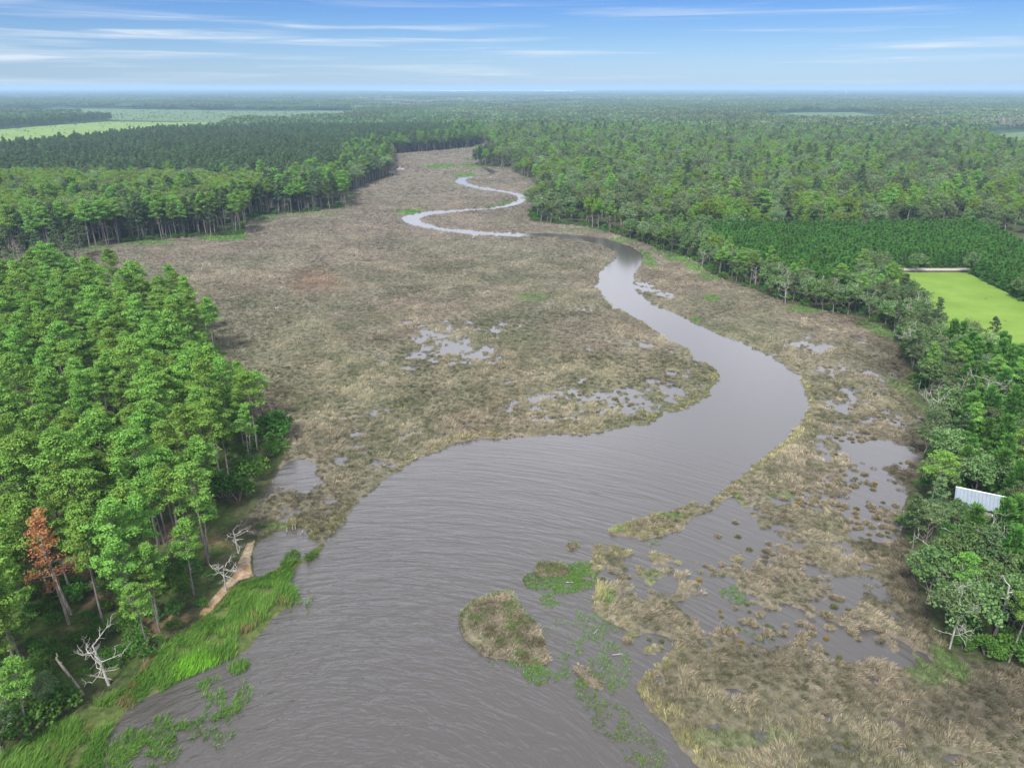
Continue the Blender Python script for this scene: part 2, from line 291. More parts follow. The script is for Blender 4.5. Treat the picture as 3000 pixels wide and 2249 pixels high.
def ground_mat():
    m, t, out = mat('marsh_soil'); at = N(t, 'ShaderNodeAttribute', attribute_name='col'); g = N(t, 'ShaderNodeTexCoord')
    n1 = N(t, 'ShaderNodeTexNoise', i_Scale=1.1, i_Detail=6.0, i_Roughness=0.65); n2 = N(t, 'ShaderNodeTexNoise', i_Scale=0.16, i_Detail=4.0)
    for n in (n1, n2): t.links.new(g.outputs['Object'], n.inputs['Vector'])
    r1 = ramp(t, [(0.30, (.55,.55,.55)), (0.70, (1.40,1.42,1.38))]); t.links.new(n1.outputs['Fac'], r1.inputs[0])
    r2 = ramp(t, [(0.30, (.8,.82,.78)), (0.70, (1.2,1.18,1.2))]); t.links.new(n2.outputs['Fac'], r2.inputs[0])
    c = mix(t, 1.0, mix(t, 1.0, at.outputs['Color'], r1.outputs[0], 'MULTIPLY'), r2.outputs[0], 'MULTIPLY')
    p = N(t, 'ShaderNodeBsdfPrincipled', i_Roughness=0.95); p.inputs['Specular IOR Level'].default_value = 0.1; t.links.new(c, p.inputs['Base Color'])
    bp = N(t, 'ShaderNodeBump', i_Strength=0.9, i_Distance=0.35); t.links.new(n1.outputs['Fac'], bp.inputs['Height']); t.links.new(bp.outputs[0], p.inputs['Normal'])
    t.links.new(p.outputs[0], out.inputs[0]); return m
def water_mat():
    m, t, out = mat('river_water'); g = N(t, 'ShaderNodeTexCoord')
    dv = N(t, 'ShaderNodeVectorMath', operation='SUBTRACT'); dv.inputs[1].default_value = (-22, 40, 0); t.links.new(g.outputs['Object'], dv.inputs[0])
    ds = N(t, 'ShaderNodeSeparateXYZ'); t.links.new(dv.outputs[0], ds.inputs[0]); ln_ = N(t, 'ShaderNodeVectorMath', operation='LENGTH'); t.links.new(dv.outputs[0], ln_.inputs[0])
    ang = math_node(t, 'MULTIPLY', math_node(t, 'ARCTAN2', ds.outputs[0], ds.outputs[1]), 60.0)
    cv = N(t, 'ShaderNodeCombineXYZ'); t.links.new(ang, cv.inputs[0]); t.links.new(ln_.outputs['Value'], cv.inputs[1])
    def waves(rot, sx, sy, det, wp_=0.0, src=None):
        mp = N(t, 'ShaderNodeMapping'); mp.inputs['Rotation'].default_value = (0, 0, rot); mp.inputs['Scale'].default_value = (sx, sy, 1)
        t.links.new(src or g.outputs['Object'], mp.inputs[0]); n = N(t, 'ShaderNodeTexNoise', i_Scale=1.0, i_Detail=det, i_Roughness=0.5, i_Distortion=wp_); t.links.new(mp.outputs[0], n.inputs['Vector']); return n.outputs['Fac']
    a = waves(0.06, .085, .50, 3, 1.0, cv.outputs[0]); b = waves(-0.14, .26, 1.1, 3, .9, cv.outputs[0]); c = waves(0.5, 1.6, 3.0, 2)
    big = waves(0.3, .014, .03, 2)
    h = math_node(t, 'ADD', math_node(t, 'MULTIPLY', a, 1.0), math_node(t, 'MULTIPLY', b, 0.42)); h = math_node(t, 'ADD', h, math_node(t, 'MULTIPLY', c, 0.05))
    # waves die down towards the sheltered upper creek
    sp = N(t, 'ShaderNodeSeparateXYZ'); t.links.new(g.outputs['Object'], sp.inputs[0])
    calm = N(t, 'ShaderNodeMapRange', clamp=True); calm.inputs[1].default_value = 78; calm.inputs[2].default_value = 170; calm.inputs[3].default_value = 1.0; calm.inputs[4].default_value = 0.05; t.links.new(sp.outputs[1], calm.inputs[0])
    east = N(t, 'ShaderNodeMapRange', clamp=True); east.inputs[1].default_value = 20; east.inputs[2].default_value = 50; east.inputs[3].default_value = 1.0; east.inputs[4].default_value = 0.25; t.links.new(sp.outputs[0], east.inputs[0])
    st = math_node(t, 'MULTIPLY', math_node(t, 'MULTIPLY', calm.outputs[0], east.outputs[0]), math_node(t, 'MULTIPLY_ADD', big, 1.8, 0.05))
    p = N(t, 'ShaderNodeBsdfPrincipled', i_Roughness=0.15, i_IOR=1.5); p.inputs['Base Color'].default_value = (.044,.041,.037, 1)
    bp = N(t, 'ShaderNodeBump', i_Strength=1.0); t.links.new(h, bp.inputs['Height']); t.links.new(math_node(t, 'MULTIPLY', st, 0.38), bp.inputs['Distance'])
    t.links.new(bp.outputs[0], p.inputs['Normal']); t.links.new(p.outputs[0], out.inputs[0]); return m
def turf_mat(name, a, b, sc, bump=0.3):
    m, t, out = mat(name); g = N(t, 'ShaderNodeTexCoord'); n1 = N(t, 'ShaderNodeTexNoise', i_Scale=sc, i_Detail=7.0, i_Roughness=0.6); t.links.new(g.outputs['Object'], n1.inputs['Vector'])
    r = ramp(t, [(0.32, a), (0.68, b)]); t.links.new(n1.outputs['Fac'], r.inputs[0]); p = N(t, 'ShaderNodeBsdfPrincipled', i_Roughness=0.95); p.inputs['Specular IOR Level'].default_value = 0.1
    t.links.new(r.outputs[0], p.inputs['Base Color']); bp = N(t, 'ShaderNodeBump', i_Strength=bump, i_Distance=0.3); t.links.new(n1.outputs['Fac'], bp.inputs['Height']); t.links.new(bp.outputs[0], p.inputs['Normal']); t.links.new(p.outputs[0], out.inputs[0]); return m
def plain_mat(name, c, rough=0.6, var=0.12, metal=0.0):
    m, t, out = mat(name); g = N(t, 'ShaderNodeTexCoord'); n1 = N(t, 'ShaderNodeTexNoise', i_Scale=1.5, i_Detail=5.0); t.links.new(g.outputs['Object'], n1.inputs['Vector'])
    r = ramp(t, [(0.3, tuple(k*(1-var) for k in c)), (0.7, tuple(k*(1+var) for k in c))]); t.links.new(n1.outputs['Fac'], r.inputs[0])
    p = N(t, 'ShaderNodeBsdfPrincipled', i_Roughness=rough, i_Metallic=metal); t.links.new(r.outputs[0], p.inputs['Base Color']); t.links.new(p.outputs[0], out.inputs[0]); return m
M_GROUND = ground_mat(); M_WATER = water_mat()

# ------------------------------------------------------------------ ground: one sheet, fine near the camera's view and coarse elsewhere
GREEN_SPOTS = [(1290,488,50,7,1),(1395,487,60,7,.8),(1360,514,45,5,1),(1210,624,55,8,1),(1490,595,35,6,.8),(1450,606,40,3,.6),(1330,545,12,4,.6),(655,699,85,9,1),(420,712,110,9,.7),(260,730,60,10,.6),(760,640,60,10,.7),(1010,580,30,14,.6),(870,628,140,7,.4),(1895,760,24,30,.8),(1985,755,50,16,.9),(2040,785,40,16,.9),(1940,735,40,10,.7),(2080,812,40,14,.7),(1830,706,60,8,.6),(1700,675,80,6,.4),(2085,875,26,8,1),(2040,940,16,8,.9),
 (2370,908,80,12,.8),(2590,975,50,22,.7),(2560,955,60,18,.5),(2700,1190,24,20,.7),(2640,1140,36,40,.4),(1560,875,60,12,.45),(1440,475,40,6,.6),(1385,466,30,4,.5),(1340,441,20,4,.5),(1400,430,14,6,.7),(2150,1475,30,16,.8),(2160,1455,16,10,.7),(1960,1512,60,10,.8),(1800,1550,40,10,1),(1780,1755,24,20,.7),(1840,1880,60,30,.7),(2290,1460,50,20,.4),(2700,1960,60,60,.5),(2780,1950,40,60,.6),(800,1545,60,16,.7),(860,1550,40,10,.5),(2150,2170,200,30,.3),(1910,1690,40,30,.3)]
_g = []
for (u, v, ru, rv, a) in GREEN_SPOTS:
    c = px2w((u, v))[0]; e = px2w([(u+ru, v), (u, v-rv), (u, v+rv)]); _g.append((c[0], c[1], abs(e[0, 0]-c[0]), abs(e[1, 1]-e[2, 1])/2, a))
def greenness(x, y):
    w = np.zeros(x.shape)
    for (cx, cy, rx, ry, a) in _g:
        np.maximum(w, a*np.clip(1.5*(1.1-((x-cx)/rx)**2-((y-cy)/ry)**2), 0, 1), out=w)
    return w
W_EDGE = wp(EDGE_R)
def marsh_col(x, y):
    """colour of the dead and living marsh grass at a place"""
    n1 = np.clip(.5+.7*fbm(x, y, 38, 21, 3), 0, 1)[:, None]; n2 = np.clip(.5+.8*fbm(x, y, 9, 31, 3), 0, 1)[:, None]; n3 = np.clip(.5+.8*fbm(x, y, 70, 51, 2), 0, 1)[:, None]
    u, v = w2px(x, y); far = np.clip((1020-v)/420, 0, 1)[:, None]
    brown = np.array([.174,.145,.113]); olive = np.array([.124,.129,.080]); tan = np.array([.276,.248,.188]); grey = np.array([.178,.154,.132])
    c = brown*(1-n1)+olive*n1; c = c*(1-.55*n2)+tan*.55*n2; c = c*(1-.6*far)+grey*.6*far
    red = (np.clip(1.2-((u-920)/90)**2-((v-830)/40)**2, 0, 1)*.5)[:, None]; c = c*(1-red)+np.array([.20,.125,.095])*red
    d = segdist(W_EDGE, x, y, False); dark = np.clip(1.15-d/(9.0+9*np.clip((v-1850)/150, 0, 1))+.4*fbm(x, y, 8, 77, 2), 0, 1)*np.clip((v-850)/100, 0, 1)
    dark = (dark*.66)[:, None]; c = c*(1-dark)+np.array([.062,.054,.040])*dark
    g = greenness(x, y)[:, None]; lo = np.clip((v-1900)/250, 0, 1)[:, None]*np.clip((2300-u)/300, 0, 1)[:, None]*.45*n3
    c = c*(1-lo)+np.array([.125,.115,.035])*lo
    return c*(1-.8*g)+np.array([.085,.205,.030])*.8*g
def terrain():
    fine = np.arange(-46, 46.01, 0.1); az = np.radians(np.concatenate([fine, np.arange(49, 311.1, 3)]))
    rr = [2.0, 15, 30, 45]
    while rr[-1] < 1300: rr.append(rr[-1]*1.0045+(0 if rr[-1] > 45 else 0))
    while rr[-1] < 64000: rr.append(rr[-1]*1.06)
    rr = np.array(rr); nr, na = len(rr), len(az)
    X = (rr[:, None]*np.sin(az)).ravel(); Y = (rr[:, None]*np.cos(az)).ravel(); Z = np.full(X.shape, .45)
    near = (np.hypot(X, Y) < 1290) & (Y > 20) & (np.abs(X) < 520)
    sn = shore(X[near], Y[near]); hn = height(X[near], Y[near], sn); Z[near] = np.where((sn > 4) & ~inside(MARSH, X[near], Y[near]), np.maximum(hn, .35), hn)
    Z[np.hypot(X, Y) < 1] = .4
    col = np.tile(np.array([.045,.052,.024]), (len(X), 1))
    far = np.hypot(X, Y) > 1290; col[far] = (.022,.048,.022)
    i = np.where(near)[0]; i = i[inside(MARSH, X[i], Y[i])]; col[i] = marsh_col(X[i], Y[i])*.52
    i = np.where(near)[0]; i = i[inside(W_STAND, X[i], Y[i])]
    n = np.clip(.5+.9*fbm(X[i], Y[i], 9, 91, 3), 0, 1)[:, None]; n2 = np.clip(.9*fbm(X[i], Y[i], 5, 95, 3)-.25, 0, 1)[:, None]
    c = np.array([.038,.040,.020])*(1-n)+np.array([.052,.085,.020])*n; col[i] = c*(1-n2)+np.array([.17,.115,.07])*n2
    i = np.where(near)[0]; i = i[inside(W_REED, X[i], Y[i])]; col[i] = (.055,.075,.022)
    i = np.where(near)[0]; i = i[inside(W_SAND, X[i], Y[i])]
    n = np.clip(.5+.9*fbm(X[i], Y[i], 3, 93, 3), 0, 1)[:, None]; col[i] = np.array([.25,.205,.155])*(1-n)+np.array([.21,.135,.075])*n
    mud = near & (Z < .05) & (Z > -.2); i = np.where(mud)[0]; col[i] = col[i]*.7+np.array([.10,.075,.062])*.3
    I, J = np.meshgrid(np.arange(nr-1), np.arange(na), indexing='ij'); J2 = (J+1) % na
    F = np.stack([I*na+J, I*na+J2, (I+1)*na+J2, (I+1)*na+J], -1).reshape(-1, 4)
    mb = MB(); mb.add(np.stack([X, Y, Z], 1), F); mb.add(np.stack([X[:na], Y[:na], Z[:na]], 1), [list(range(na))[::-1]])
    link('ground', mb.mesh('ground', M_GROUND, True, np.concatenate([col, col[:na]])), kind='structure')
terrain()
def sheet(name, poly, z, m, **kw):
    from mathutils.geometry import tessellate_polygon
    V = [Vector((p[0], p[1], z)) for p in poly]; T = tessellate_polygon([V])
    mb = MB(); mb.add(np.array([tuple(v) for v in V]), np.array([t for t in T]))
    me = mb.mesh(name, m); o = link(name, me, kind='structure', **kw)
    if me.polygons[0].normal.z < 0: me.flip_normals()
    return o
sheet('water', [(-330, -60), (420, -60), (420, 420), (330, 900), (-330, 900)], 0.0, M_WATER)
sheet('field', W_FIELD, .62, turf_mat('mown_turf', (.086,.150,.020), (.118,.188,.032), .09, .15))
sheet('road', W_ROAD, .66, turf_mat('gravel', (.22,.20,.17), (.32,.29,.25), 2.0))
M_FF = turf_mat('pale_meadow', (.082,.135,.034), (.125,.185,.05), .03)
M_FS = turf_mat('scrub_meadow', (.050,.085,.036), (.085,.125,.055), .02)
for k in ('mown', 'scrub', 'clear', 'gap'): sheet('meadow', W_FAR[k], .7, M_FF if k == 'mown' else M_FS)
sheet('clearing', W_FAR['yard'], .7, turf_mat('bare_sand', (.5,.42,.27), (.6,.5,.33), .1))
sheet('sea', [tuple(q) for q in px2w([(830,264.2),(930,267.6),(1080,269.0),(1200,269.6),(1500,270),(1690,269.5),(1770,266.8),(1980,264.2)])], .8, plain_mat('hazy_sea', (.62,.56,.45), .5, .03))

# ------------------------------------------------------------------ grass: marsh, reeds, floating weeds (nobody could count it)
def blade_mesh(name, P, D, L, Wd, C, m, parent=None, **props):
    """P roots, D directions, L lengths, Wd widths, C colours -> one mesh of bent blades (two faces each)"""
    n = len(P); a = rng.uniform(0, 2*math.pi, n); side = np.stack([np.cos(a), np.sin(a), np.zeros(n)], 1)
    D = unit(D); side = unit(np.cross(D, side)); Lr = L[:, None]; wr = Wd[:, None]
    droop = D*np.array([1.25, 1.25, .55])
    mid = P+D*Lr*.55; tip = mid+unit(droop)*Lr*.5
    V = np.stack([P-side*wr*.4, P+side*wr*.4, mid+side*wr*.5, mid-side*wr*.5, tip], 1).reshape(-1, 3)
    i = np.arange(n)[:, None]*5
    mb = MB(); mb.add(V, i+np.array([[0, 1, 2, 3]])); mb.V.append(np.zeros((0, 3)))
    mb.L.append((i+np.array([[3, 2, 4]])).ravel()); mb.T.append(np.full(n, 3)); mb.v.append(np.full(n, .5)); mb.m.append(np.full(n, 0))
    return link(name, mb.mesh(name, m, False, np.repeat(C, 5, 0)), parent, **props)
def tufts(x, y, z, rad, hgt, nb, col, wid, spread=.75, flow=.45, cvar=.22):
    """blades for tufts at (x, y): returns P, D, L, W, C"""
    n = len(x); k = nb; a = rng.uniform(0, 2*math.pi, (n, k)); q = np.sqrt(rng.uniform(0, 1, (n, k)))
    rx = np.cos(a)*q*rad[:, None]; ry = np.sin(a)*q*rad[:, None]
    P = np.stack([x[:, None]+rx*.6, y[:, None]+ry*.6, np.broadcast_to(z[:, None]-.06, (n, k))], -1).reshape(-1, 3)
    fl = fbm(x, y, 22, 61, 2)*2.2+.4; fx, fy = np.cos(fl)*flow*1.3, np.sin(fl)*flow*1.3
    D = np.stack([np.cos(a)*q*spread+fx[:, None]+rng.normal(0, .16, (n, k)), np.sin(a)*q*spread+fy[:, None]+rng.normal(0, .16, (n, k)), np.broadcast_to(np.ones((1, 1)), (n, k))], -1).reshape(-1, 3)
    L = (hgt[:, None]*rng.uniform(.65, 1.25, (n, k))*(1.1-.45*q)).ravel(); Wd = np.repeat(wid, k)*rng.uniform(.7, 1.3, n*k)
    C = np.repeat(col, k, 0)*(1+rng.normal(0, cvar, (n*k, 1)))*(1+rng.normal(0, .05, (n*k, 3)))
    return P, D, L, Wd, np.clip(C, .01, .6)
def jitter(x0, x1, y0, y1, s, r=rng):
    X, Y = np.meshgrid(np.arange(x0, x1, s), np.arange(y0, y1, s)); X = X.ravel(); Y = Y.ravel()
    return X+r.uniform(-.5, .5, len(X))*s, Y+r.uniform(-.5, .5, len(Y))*s
def in_view(x, y, mg=.06, zt=0.0):
    u, v = w2px(x, y); return (y > 20) & (u > -3000*mg) & (u < 3000*(1+mg)) & (v < 2249*(1+mg)+zt)
def cat(bits): return [np.concatenate(q) for q in zip(*bits)]
bits = []
for (r0, r1, s, rad, hg, nb, wd) in ((55, 130, 1.0, .85, .78, 56, .05), (130, 210, 1.25, 1.05, .82, 42, .08), (210, 340, 1.6, 1.3, .8, 28, .11), (340, 560, 2.5, 2.0, .8, 22, .2), (560, 1250, 5.0, 3.6, .85, 20, .4)):
    x, y = jitter(-450, 330, 40, 1250, s); d = np.hypot(x, y); k = (d > r0) & (d < r1) & in_view(x, y, .05, 150); x, y = x[k], y[k]
    k = inside(MARSH, x, y) | np.any([inside(p, x, y) for p in ISL.values()], 0); x, y = x[k], y[k]
    isl = np.any([inside(p, x, y) for p in ISL.values()], 0)
    sh = shore(x, y); zz = height(x, y, sh); k = ((zz > .03) | ((zz > -.35) & (sh > 1.2) & (rng.uniform(0, 1, len(x)) < (.22 if r0 > 100 else .05)))) & ~isl; zz = np.maximum(zz, 0); x, y, sh, zz = x[k], y[k], sh[k], zz[k]
    col = marsh_col(x, y); clump = fbm(x, y, 3.4 if r0 < 200 else 7, 71, 2); g = greenness(x, y)
    t = np.clip(.5+.7*clump+rng.normal(0, .3, len(x)), 0, 1)[:, None]
    sof = 0.0 if r0 < 200 else .4 if r0 < 300 else .65; dk = col*(np.array([.50, .58, .44])*(1-sof)+.8*sof); lt = col*(np.array([1.5, 1.46, 1.38])*(1-sof)+1.15*sof); gg = g[:, None]
    c = (dk*(1-t)+lt*t)*(1-gg)+col*gg*(.8+.4*t)
    fr = (np.clip(1.8-sh/1.4, 0, 1)*np.clip((260-y)/60, .0, 1)*.8)[:, None]; c = c*(1-fr)+np.array([.245, .235, .105])*fr*(.7+.6*t)
    hgt = hg*(1+.55*np.clip(clump, -1, 1))*(1+.5*g)*rng.uniform(.75, 1.25, len(x)); hgt = hgt*np.where(zz < .25, .8, 1)
    bits.append(tufts(x, y, zz, np.full(len(x), rad)*rng.uniform(.6, 1.2, len(x)), hgt, nb, c, np.full(len(x), wd)))
blade_mesh('marsh_grass', *cat(bits), M_BLADE, kind='stuff', label='brown and olive marsh grass growing in tufts along the winding river')
# reed belt along the pine stand's shore, the bright clump and thin outliers
def area(poly, s, r0=0):
    p = np.array(poly); return jitter(p[:, 0].min(), p[:, 0].max(), max(p[:, 1].min(), 40), p[:, 1].max(), s)
x, y = area(W_REED, .34); k = inside(W_REED, x, y) & in_view(x, y, .05, 100); x, y = x[k], y[k]
k = (~inside(W_SAND, x, y) | (rng.uniform(0, 1, len(x)) < .22)) & (fbm(x, y, 4, 15, 2) > -.55); x, y = x[k], y[k]; sh = shore(x, y)
zz = np.maximum(height(x, y, sh), -.1); k = sh > -1.3; x, y, zz, sh = x[k], y[k], zz[k], sh[k]
n1 = np.clip(.5+.8*fbm(x, y, 5, 25, 3), 0, 1)[:, None]; n2 = np.clip(fbm(x, y, 3, 27, 2)*1.3-.5, 0, 1)[:, None]
u, v = w2px(x, y); br = (np.clip(1.3-((u-585)/85)**2-((v-1985)/55)**2, 0, 1))[:, None]
c = np.array([.060,.150,.020])*(1-n1)+np.array([.125,.235,.045])*n1; c = c*(1-n2)+np.array([.185,.150,.07])*n2; c = c*(1-br)+np.array([.15,.36,.03])*br
bits = [tufts(x, y, zz, np.full(len(x), .3), np.full(len(x), 1.25)*(.6+.8*n1[:, 0]), 9, c, np.full(len(x), .055), .3, .35)]
weeds = [(470,2150,70,60,.3),(620,2070,80,50,.36),(560,2130,90,45,.3),(430,2215,90,50,.42),(360,2190,50,60,.6),(600,2010,50,30,.4),(690,2050,40,50,.22),(660,2130,40,60,.2),(700,1955,28,22,.9),(880,1780,30,60,.3),(850,1640,28,30,.8),(1640,1700,110,38,.85),(1700,1675,50,30,.8),(1610,1760,34,20,.7),(1650,1900,90,90,.16),(1740,1850,70,100,.22),(1740,2020,60,60,.4),(1790,2110,60,60,.3),(1850,2170,70,60,.28),(1900,2220,60,40,.3),(1800,1950,50,70,.28),(1570,1975,40,30,.8),(1500,1945,60,16,.55),(1680,1990,60,30,.3),(2150,1740,40,30,.4),(2230,1850,50,30,.3),(1905,1440+150,30,10,.4)]
wb = []
for (uu, vv, ru, rv, a) in weeds:
    cc = px2w((uu, vv))[0]; e = px2w([(uu+ru, vv), (uu, vv-rv), (uu, vv+rv)]); rx, ry = abs(e[0, 0]-cc[0]), abs(e[1, 1]-e[2, 1])/2
    n = int(rx*ry*3.14*22*a); an = rng.uniform(0, 6.28, n); q = np.sqrt(rng.uniform(0, 1, n)); x = cc[0]+rx*q*np.cos(an); y = cc[1]+ry*q*np.sin(an)
    k = fbm(x, y, 1.8, 35, 2)+a > .15; x, y = x[k], y[k]; n = len(x)
    t = rng.uniform(0, 1, (n, 1)); c = np.array([.075,.17,.03])*(1-t)+np.array([.13,.23,.05])*t
    if vv > 2000 and uu > 1000: c = c*.6+np.array([.12,.12,.05])*.4
    tall = .95 if uu < 1000 else .45
    wb.append(tufts(x, y, np.zeros(n), np.full(n, .28), np.full(n, tall)*rng.uniform(.6, 1.3, n), 6, c, np.full(n, .05), .6, .4))
blade_mesh('reeds', *cat(bits), M_REED, kind='stuff', label='bright green reeds lining the shore below the pine stand')
blade_mesh('water_weeds', *cat(wb), M_REED, kind='stuff', label='thin green weeds standing in the shallow river water')

# ------------------------------------------------------------------ islands and lone tussocks in the water: one thing each
def mound(poly, hh=.5):
    p = np.array(poly); c = p.mean(0); mb = MB(); rings = []
    for q, z0 in ((1.06, -.5), (1.0, .05), (.85, .32), (.5, .42)): rings.append(np.column_stack([(p-c)*q, np.full(len(p), z0)]))
    V = np.concatenate(rings+[[[0, 0, hh]]]); n = len(p); F = [[r*n+i, r*n+(i+1) % n, (r+1)*n+(i+1) % n, (r+1)*n+i] for r in range(3) for i in range(n)]
    mb.add(V, F); mb.add(V, [[3*n+i, 3*n+(i+1) % n, 4*n] for i in range(n)]); return mb, c
M_MUD = plain_mat('peat_mud', (.075,.06,.04), .9, .3)
ISLTXT = {'big': ('grass_island', 'large grass island with tan tufts and a green tip, alone in the wide water', 'grass island'),
 'mid': ('grass_island', 'small oblong grass island ringed by a bright green weed mat', 'grass island'),
 'pair': ('grass_tussock', 'pale tan double tussock beside floating weeds below the large grass island', 'grass tussock'),
 'small': ('grass_tussock', 'little tussock with a green tail in the open water above the small oblong island', 'grass tussock')}
for key, poly in ISL.items():
    nm, lab, ct = ISLTXT[key]; mb, c = mound(poly)
    root = bpy.data.objects.new(nm, None); COL.objects.link(root); root.location = (c[0], c[1], 0); root['label'] = lab; root['category'] = ct
    link('mud_base', mb.mesh('mud_base', M_MUD, True), root)
    p = np.array(poly); x, y = jitter(p[:, 0].min(), p[:, 0].max(), p[:, 1].min(), p[:, 1].max(), .42); k = inside(poly, x, y); x, y = x[k], y[k]
    e = segdist(poly, x, y); t = np.clip(.5+.9*fbm(x, y, 1.7, 5, 2)+rng.normal(0, .2, len(x)), 0, 1)[:, None]
    c3 = np.array([.105,.098,.050])*(1-t)+np.array([.34,.295,.215])*t
    gr = np.clip(fbm(x, y, 2.5, 9, 2)*1.6-.35, 0, 1)[:, None]*(0 if key == 'pair' else .8); c3 = c3*(1-gr)+np.array([.085,.165,.025])*gr
    B = tufts(x-c[0], y-c[1], np.clip(e*.3, .05, .4), np.full(len(x), .5), .75*rng.uniform(.7, 1.3, len(x)), 20, c3, np.full(len(x), .05), .85, .3)
    blade_mesh('grass', *B, M_BLADE, root)
    m = (e < .8) & (y-c[1] > (.35 if key == 'big' else .0)*(p[:, 1].max()-c[1]))
    if m.any() and key != 'pair':
        xx, yy = x[m], y[m]; t = rng.uniform(0, 1, (len(xx), 1))
        B = tufts(xx-c[0], yy-c[1], np.full(len(xx), .1), np.full(len(xx), .4), np.full(len(xx), .8), 12, np.array([.07,.19,.02])*(1-t)+np.array([.12,.28,.03])*t, np.full(len(xx), .05), .6, .3)
        blade_mesh('green_fringe', *B, M_REED, root)
# tussocks standing alone in the shallows
protos = []
for q in range(5):
    n = 26; a = rng.uniform(0, 6.28, n); rr = np.sqrt(rng.uniform(0, 1, n))*.62; t = rng.uniform(0, 1, (n, 1))
    if q < 3: c3 = np.array([.14,.12,.07])*(1-t)+np.array([.31,.265,.185])*t
    elif q == 3: c3 = np.array([.09,.10,.035])*(1-t)+np.array([.17,.17,.07])*t
    else: c3 = np.array([.16,.11,.02])*(1-t)+np.array([.24,.17,.03])*t
    B = tufts(rr*np.cos(a), rr*np.sin(a), np.full(n, .02), np.full(n, .4), np.full(n, .75)*(1-.35*rr/.62), 16, c3, np.full(n, .05), 1.0, .25)
    o = blade_mesh('grass_tussock', *B, M_BLADE); protos.append(o.data); bpy.data.objects.remove(o)
TXT = [('pale tan grass tussock standing alone in the shallow flats', 'tan tussocks in the shallow flats'), ('pale tan grass tussock standing alone in the shallow flats', 'tan tussocks in the shallow flats'), ('pale tan grass tussock standing alone in the shallow flats', 'tan tussocks in the shallow flats'),
 ('dark olive grass tussock standing in the shallow flats', 'olive tussocks in the shallow flats'), ('small orange-yellow tussock standing in the shallow flats', 'orange-yellow tussocks in the shallow flats')]
x, y = jitter(0, 110, 60, 260, 1.8); k = in_view(x, y) & inside(MARSH, x, y); x, y = x[k], y[k]; sh = shore(x, y); zz = height(x, y, sh); we = wetness(x, y)
k = (zz < .0) & (sh > .5) & (we > .4) & (rng.uniform(0, 1, len(x)) < .75) & (fbm(x, y, 7, 88, 2) > .05); x, y = x[k], y[k]
man = px2w([(2105,1571),(2155,1530),(2162,1572),(2250,1450+50),(2195,1610),(2048,1700),(2085,1665),(2110,1790),(1708,1660+40),(2400,1905),(2460,1925),(2550,1830)])
x = np.concatenate([man[:, 0], x]); y = np.concatenate([man[:, 1], y]); ordr = np.argsort(np.hypot(x, y))[:295]
for k in ordr:
    q = 4 if (rng.uniform() < .07) else int(rng.integers(0, 4)); sc = rng.uniform(.65, 1.3)*(.6 if q >= 3 else 1)
    o = link('grass_tussock', protos[q]); o.location = (x[k], y[k], 0); o.scale = (sc,)*3; o.rotation_euler = (0, 0, rng.uniform(0, 6.28))
    o['label'], o['group'] = TXT[q]; o['category'] = 'grass tussock'

# ------------------------------------------------------------------ trees: prototypes
def path(p0, d, L, n, r, wig=.12, up=0.0):
    P = [np.array(p0, float)]; d = np.array(d, float); d /= np.linalg.norm(d)
    for _ in range(n):
        d = d+r.normal(0, wig, 3)+np.array([0, 0, up]); d /= np.linalg.norm(d); P.append(P[-1]+d*L/n)
    return np.array(P)
def needle_pad(mb, c, rx, rz, n, r, ln, wd, v0):
    """a flattened dome of needle sprays"""
    a = r.uniform(0, 2*math.pi, n); q = np.sqrt(r.uniform(0, 1, n)); h = np.sqrt(np.maximum(0, 1-q*q))*r.choice([1, 1, 1, -.35], n)
    D = np.stack([np.cos(a)*q, np.sin(a)*q, h], 1)
    C = np.asarray(c)+D*np.array([rx, rx, rz])*r.uniform(.75, 1.1, (n, 1))
    Nn = unit(D*np.array([1, 1, 1.5])+np.array([0, 0, .15])+r.normal(0, .4, (n, 3))); U = np.cross(Nn, rdir(r, n)); Wd = np.cross(Nn, U)
    o = r.uniform(0, 1, n) < .35; U[o] = D[o]*np.array([1, 1, .9])+np.array([0, 0, .35])+r.normal(0, .3, (int(o.sum()), 3)); Wd[o] = rdir(r, int(o.sum()))
    diamonds(mb, C, U, Wd, r.uniform(.7, 1.3, n)*ln, r.uniform(.7, 1.3, n)*wd, np.clip(v0+r.normal(0, .2, n), 0, 1))
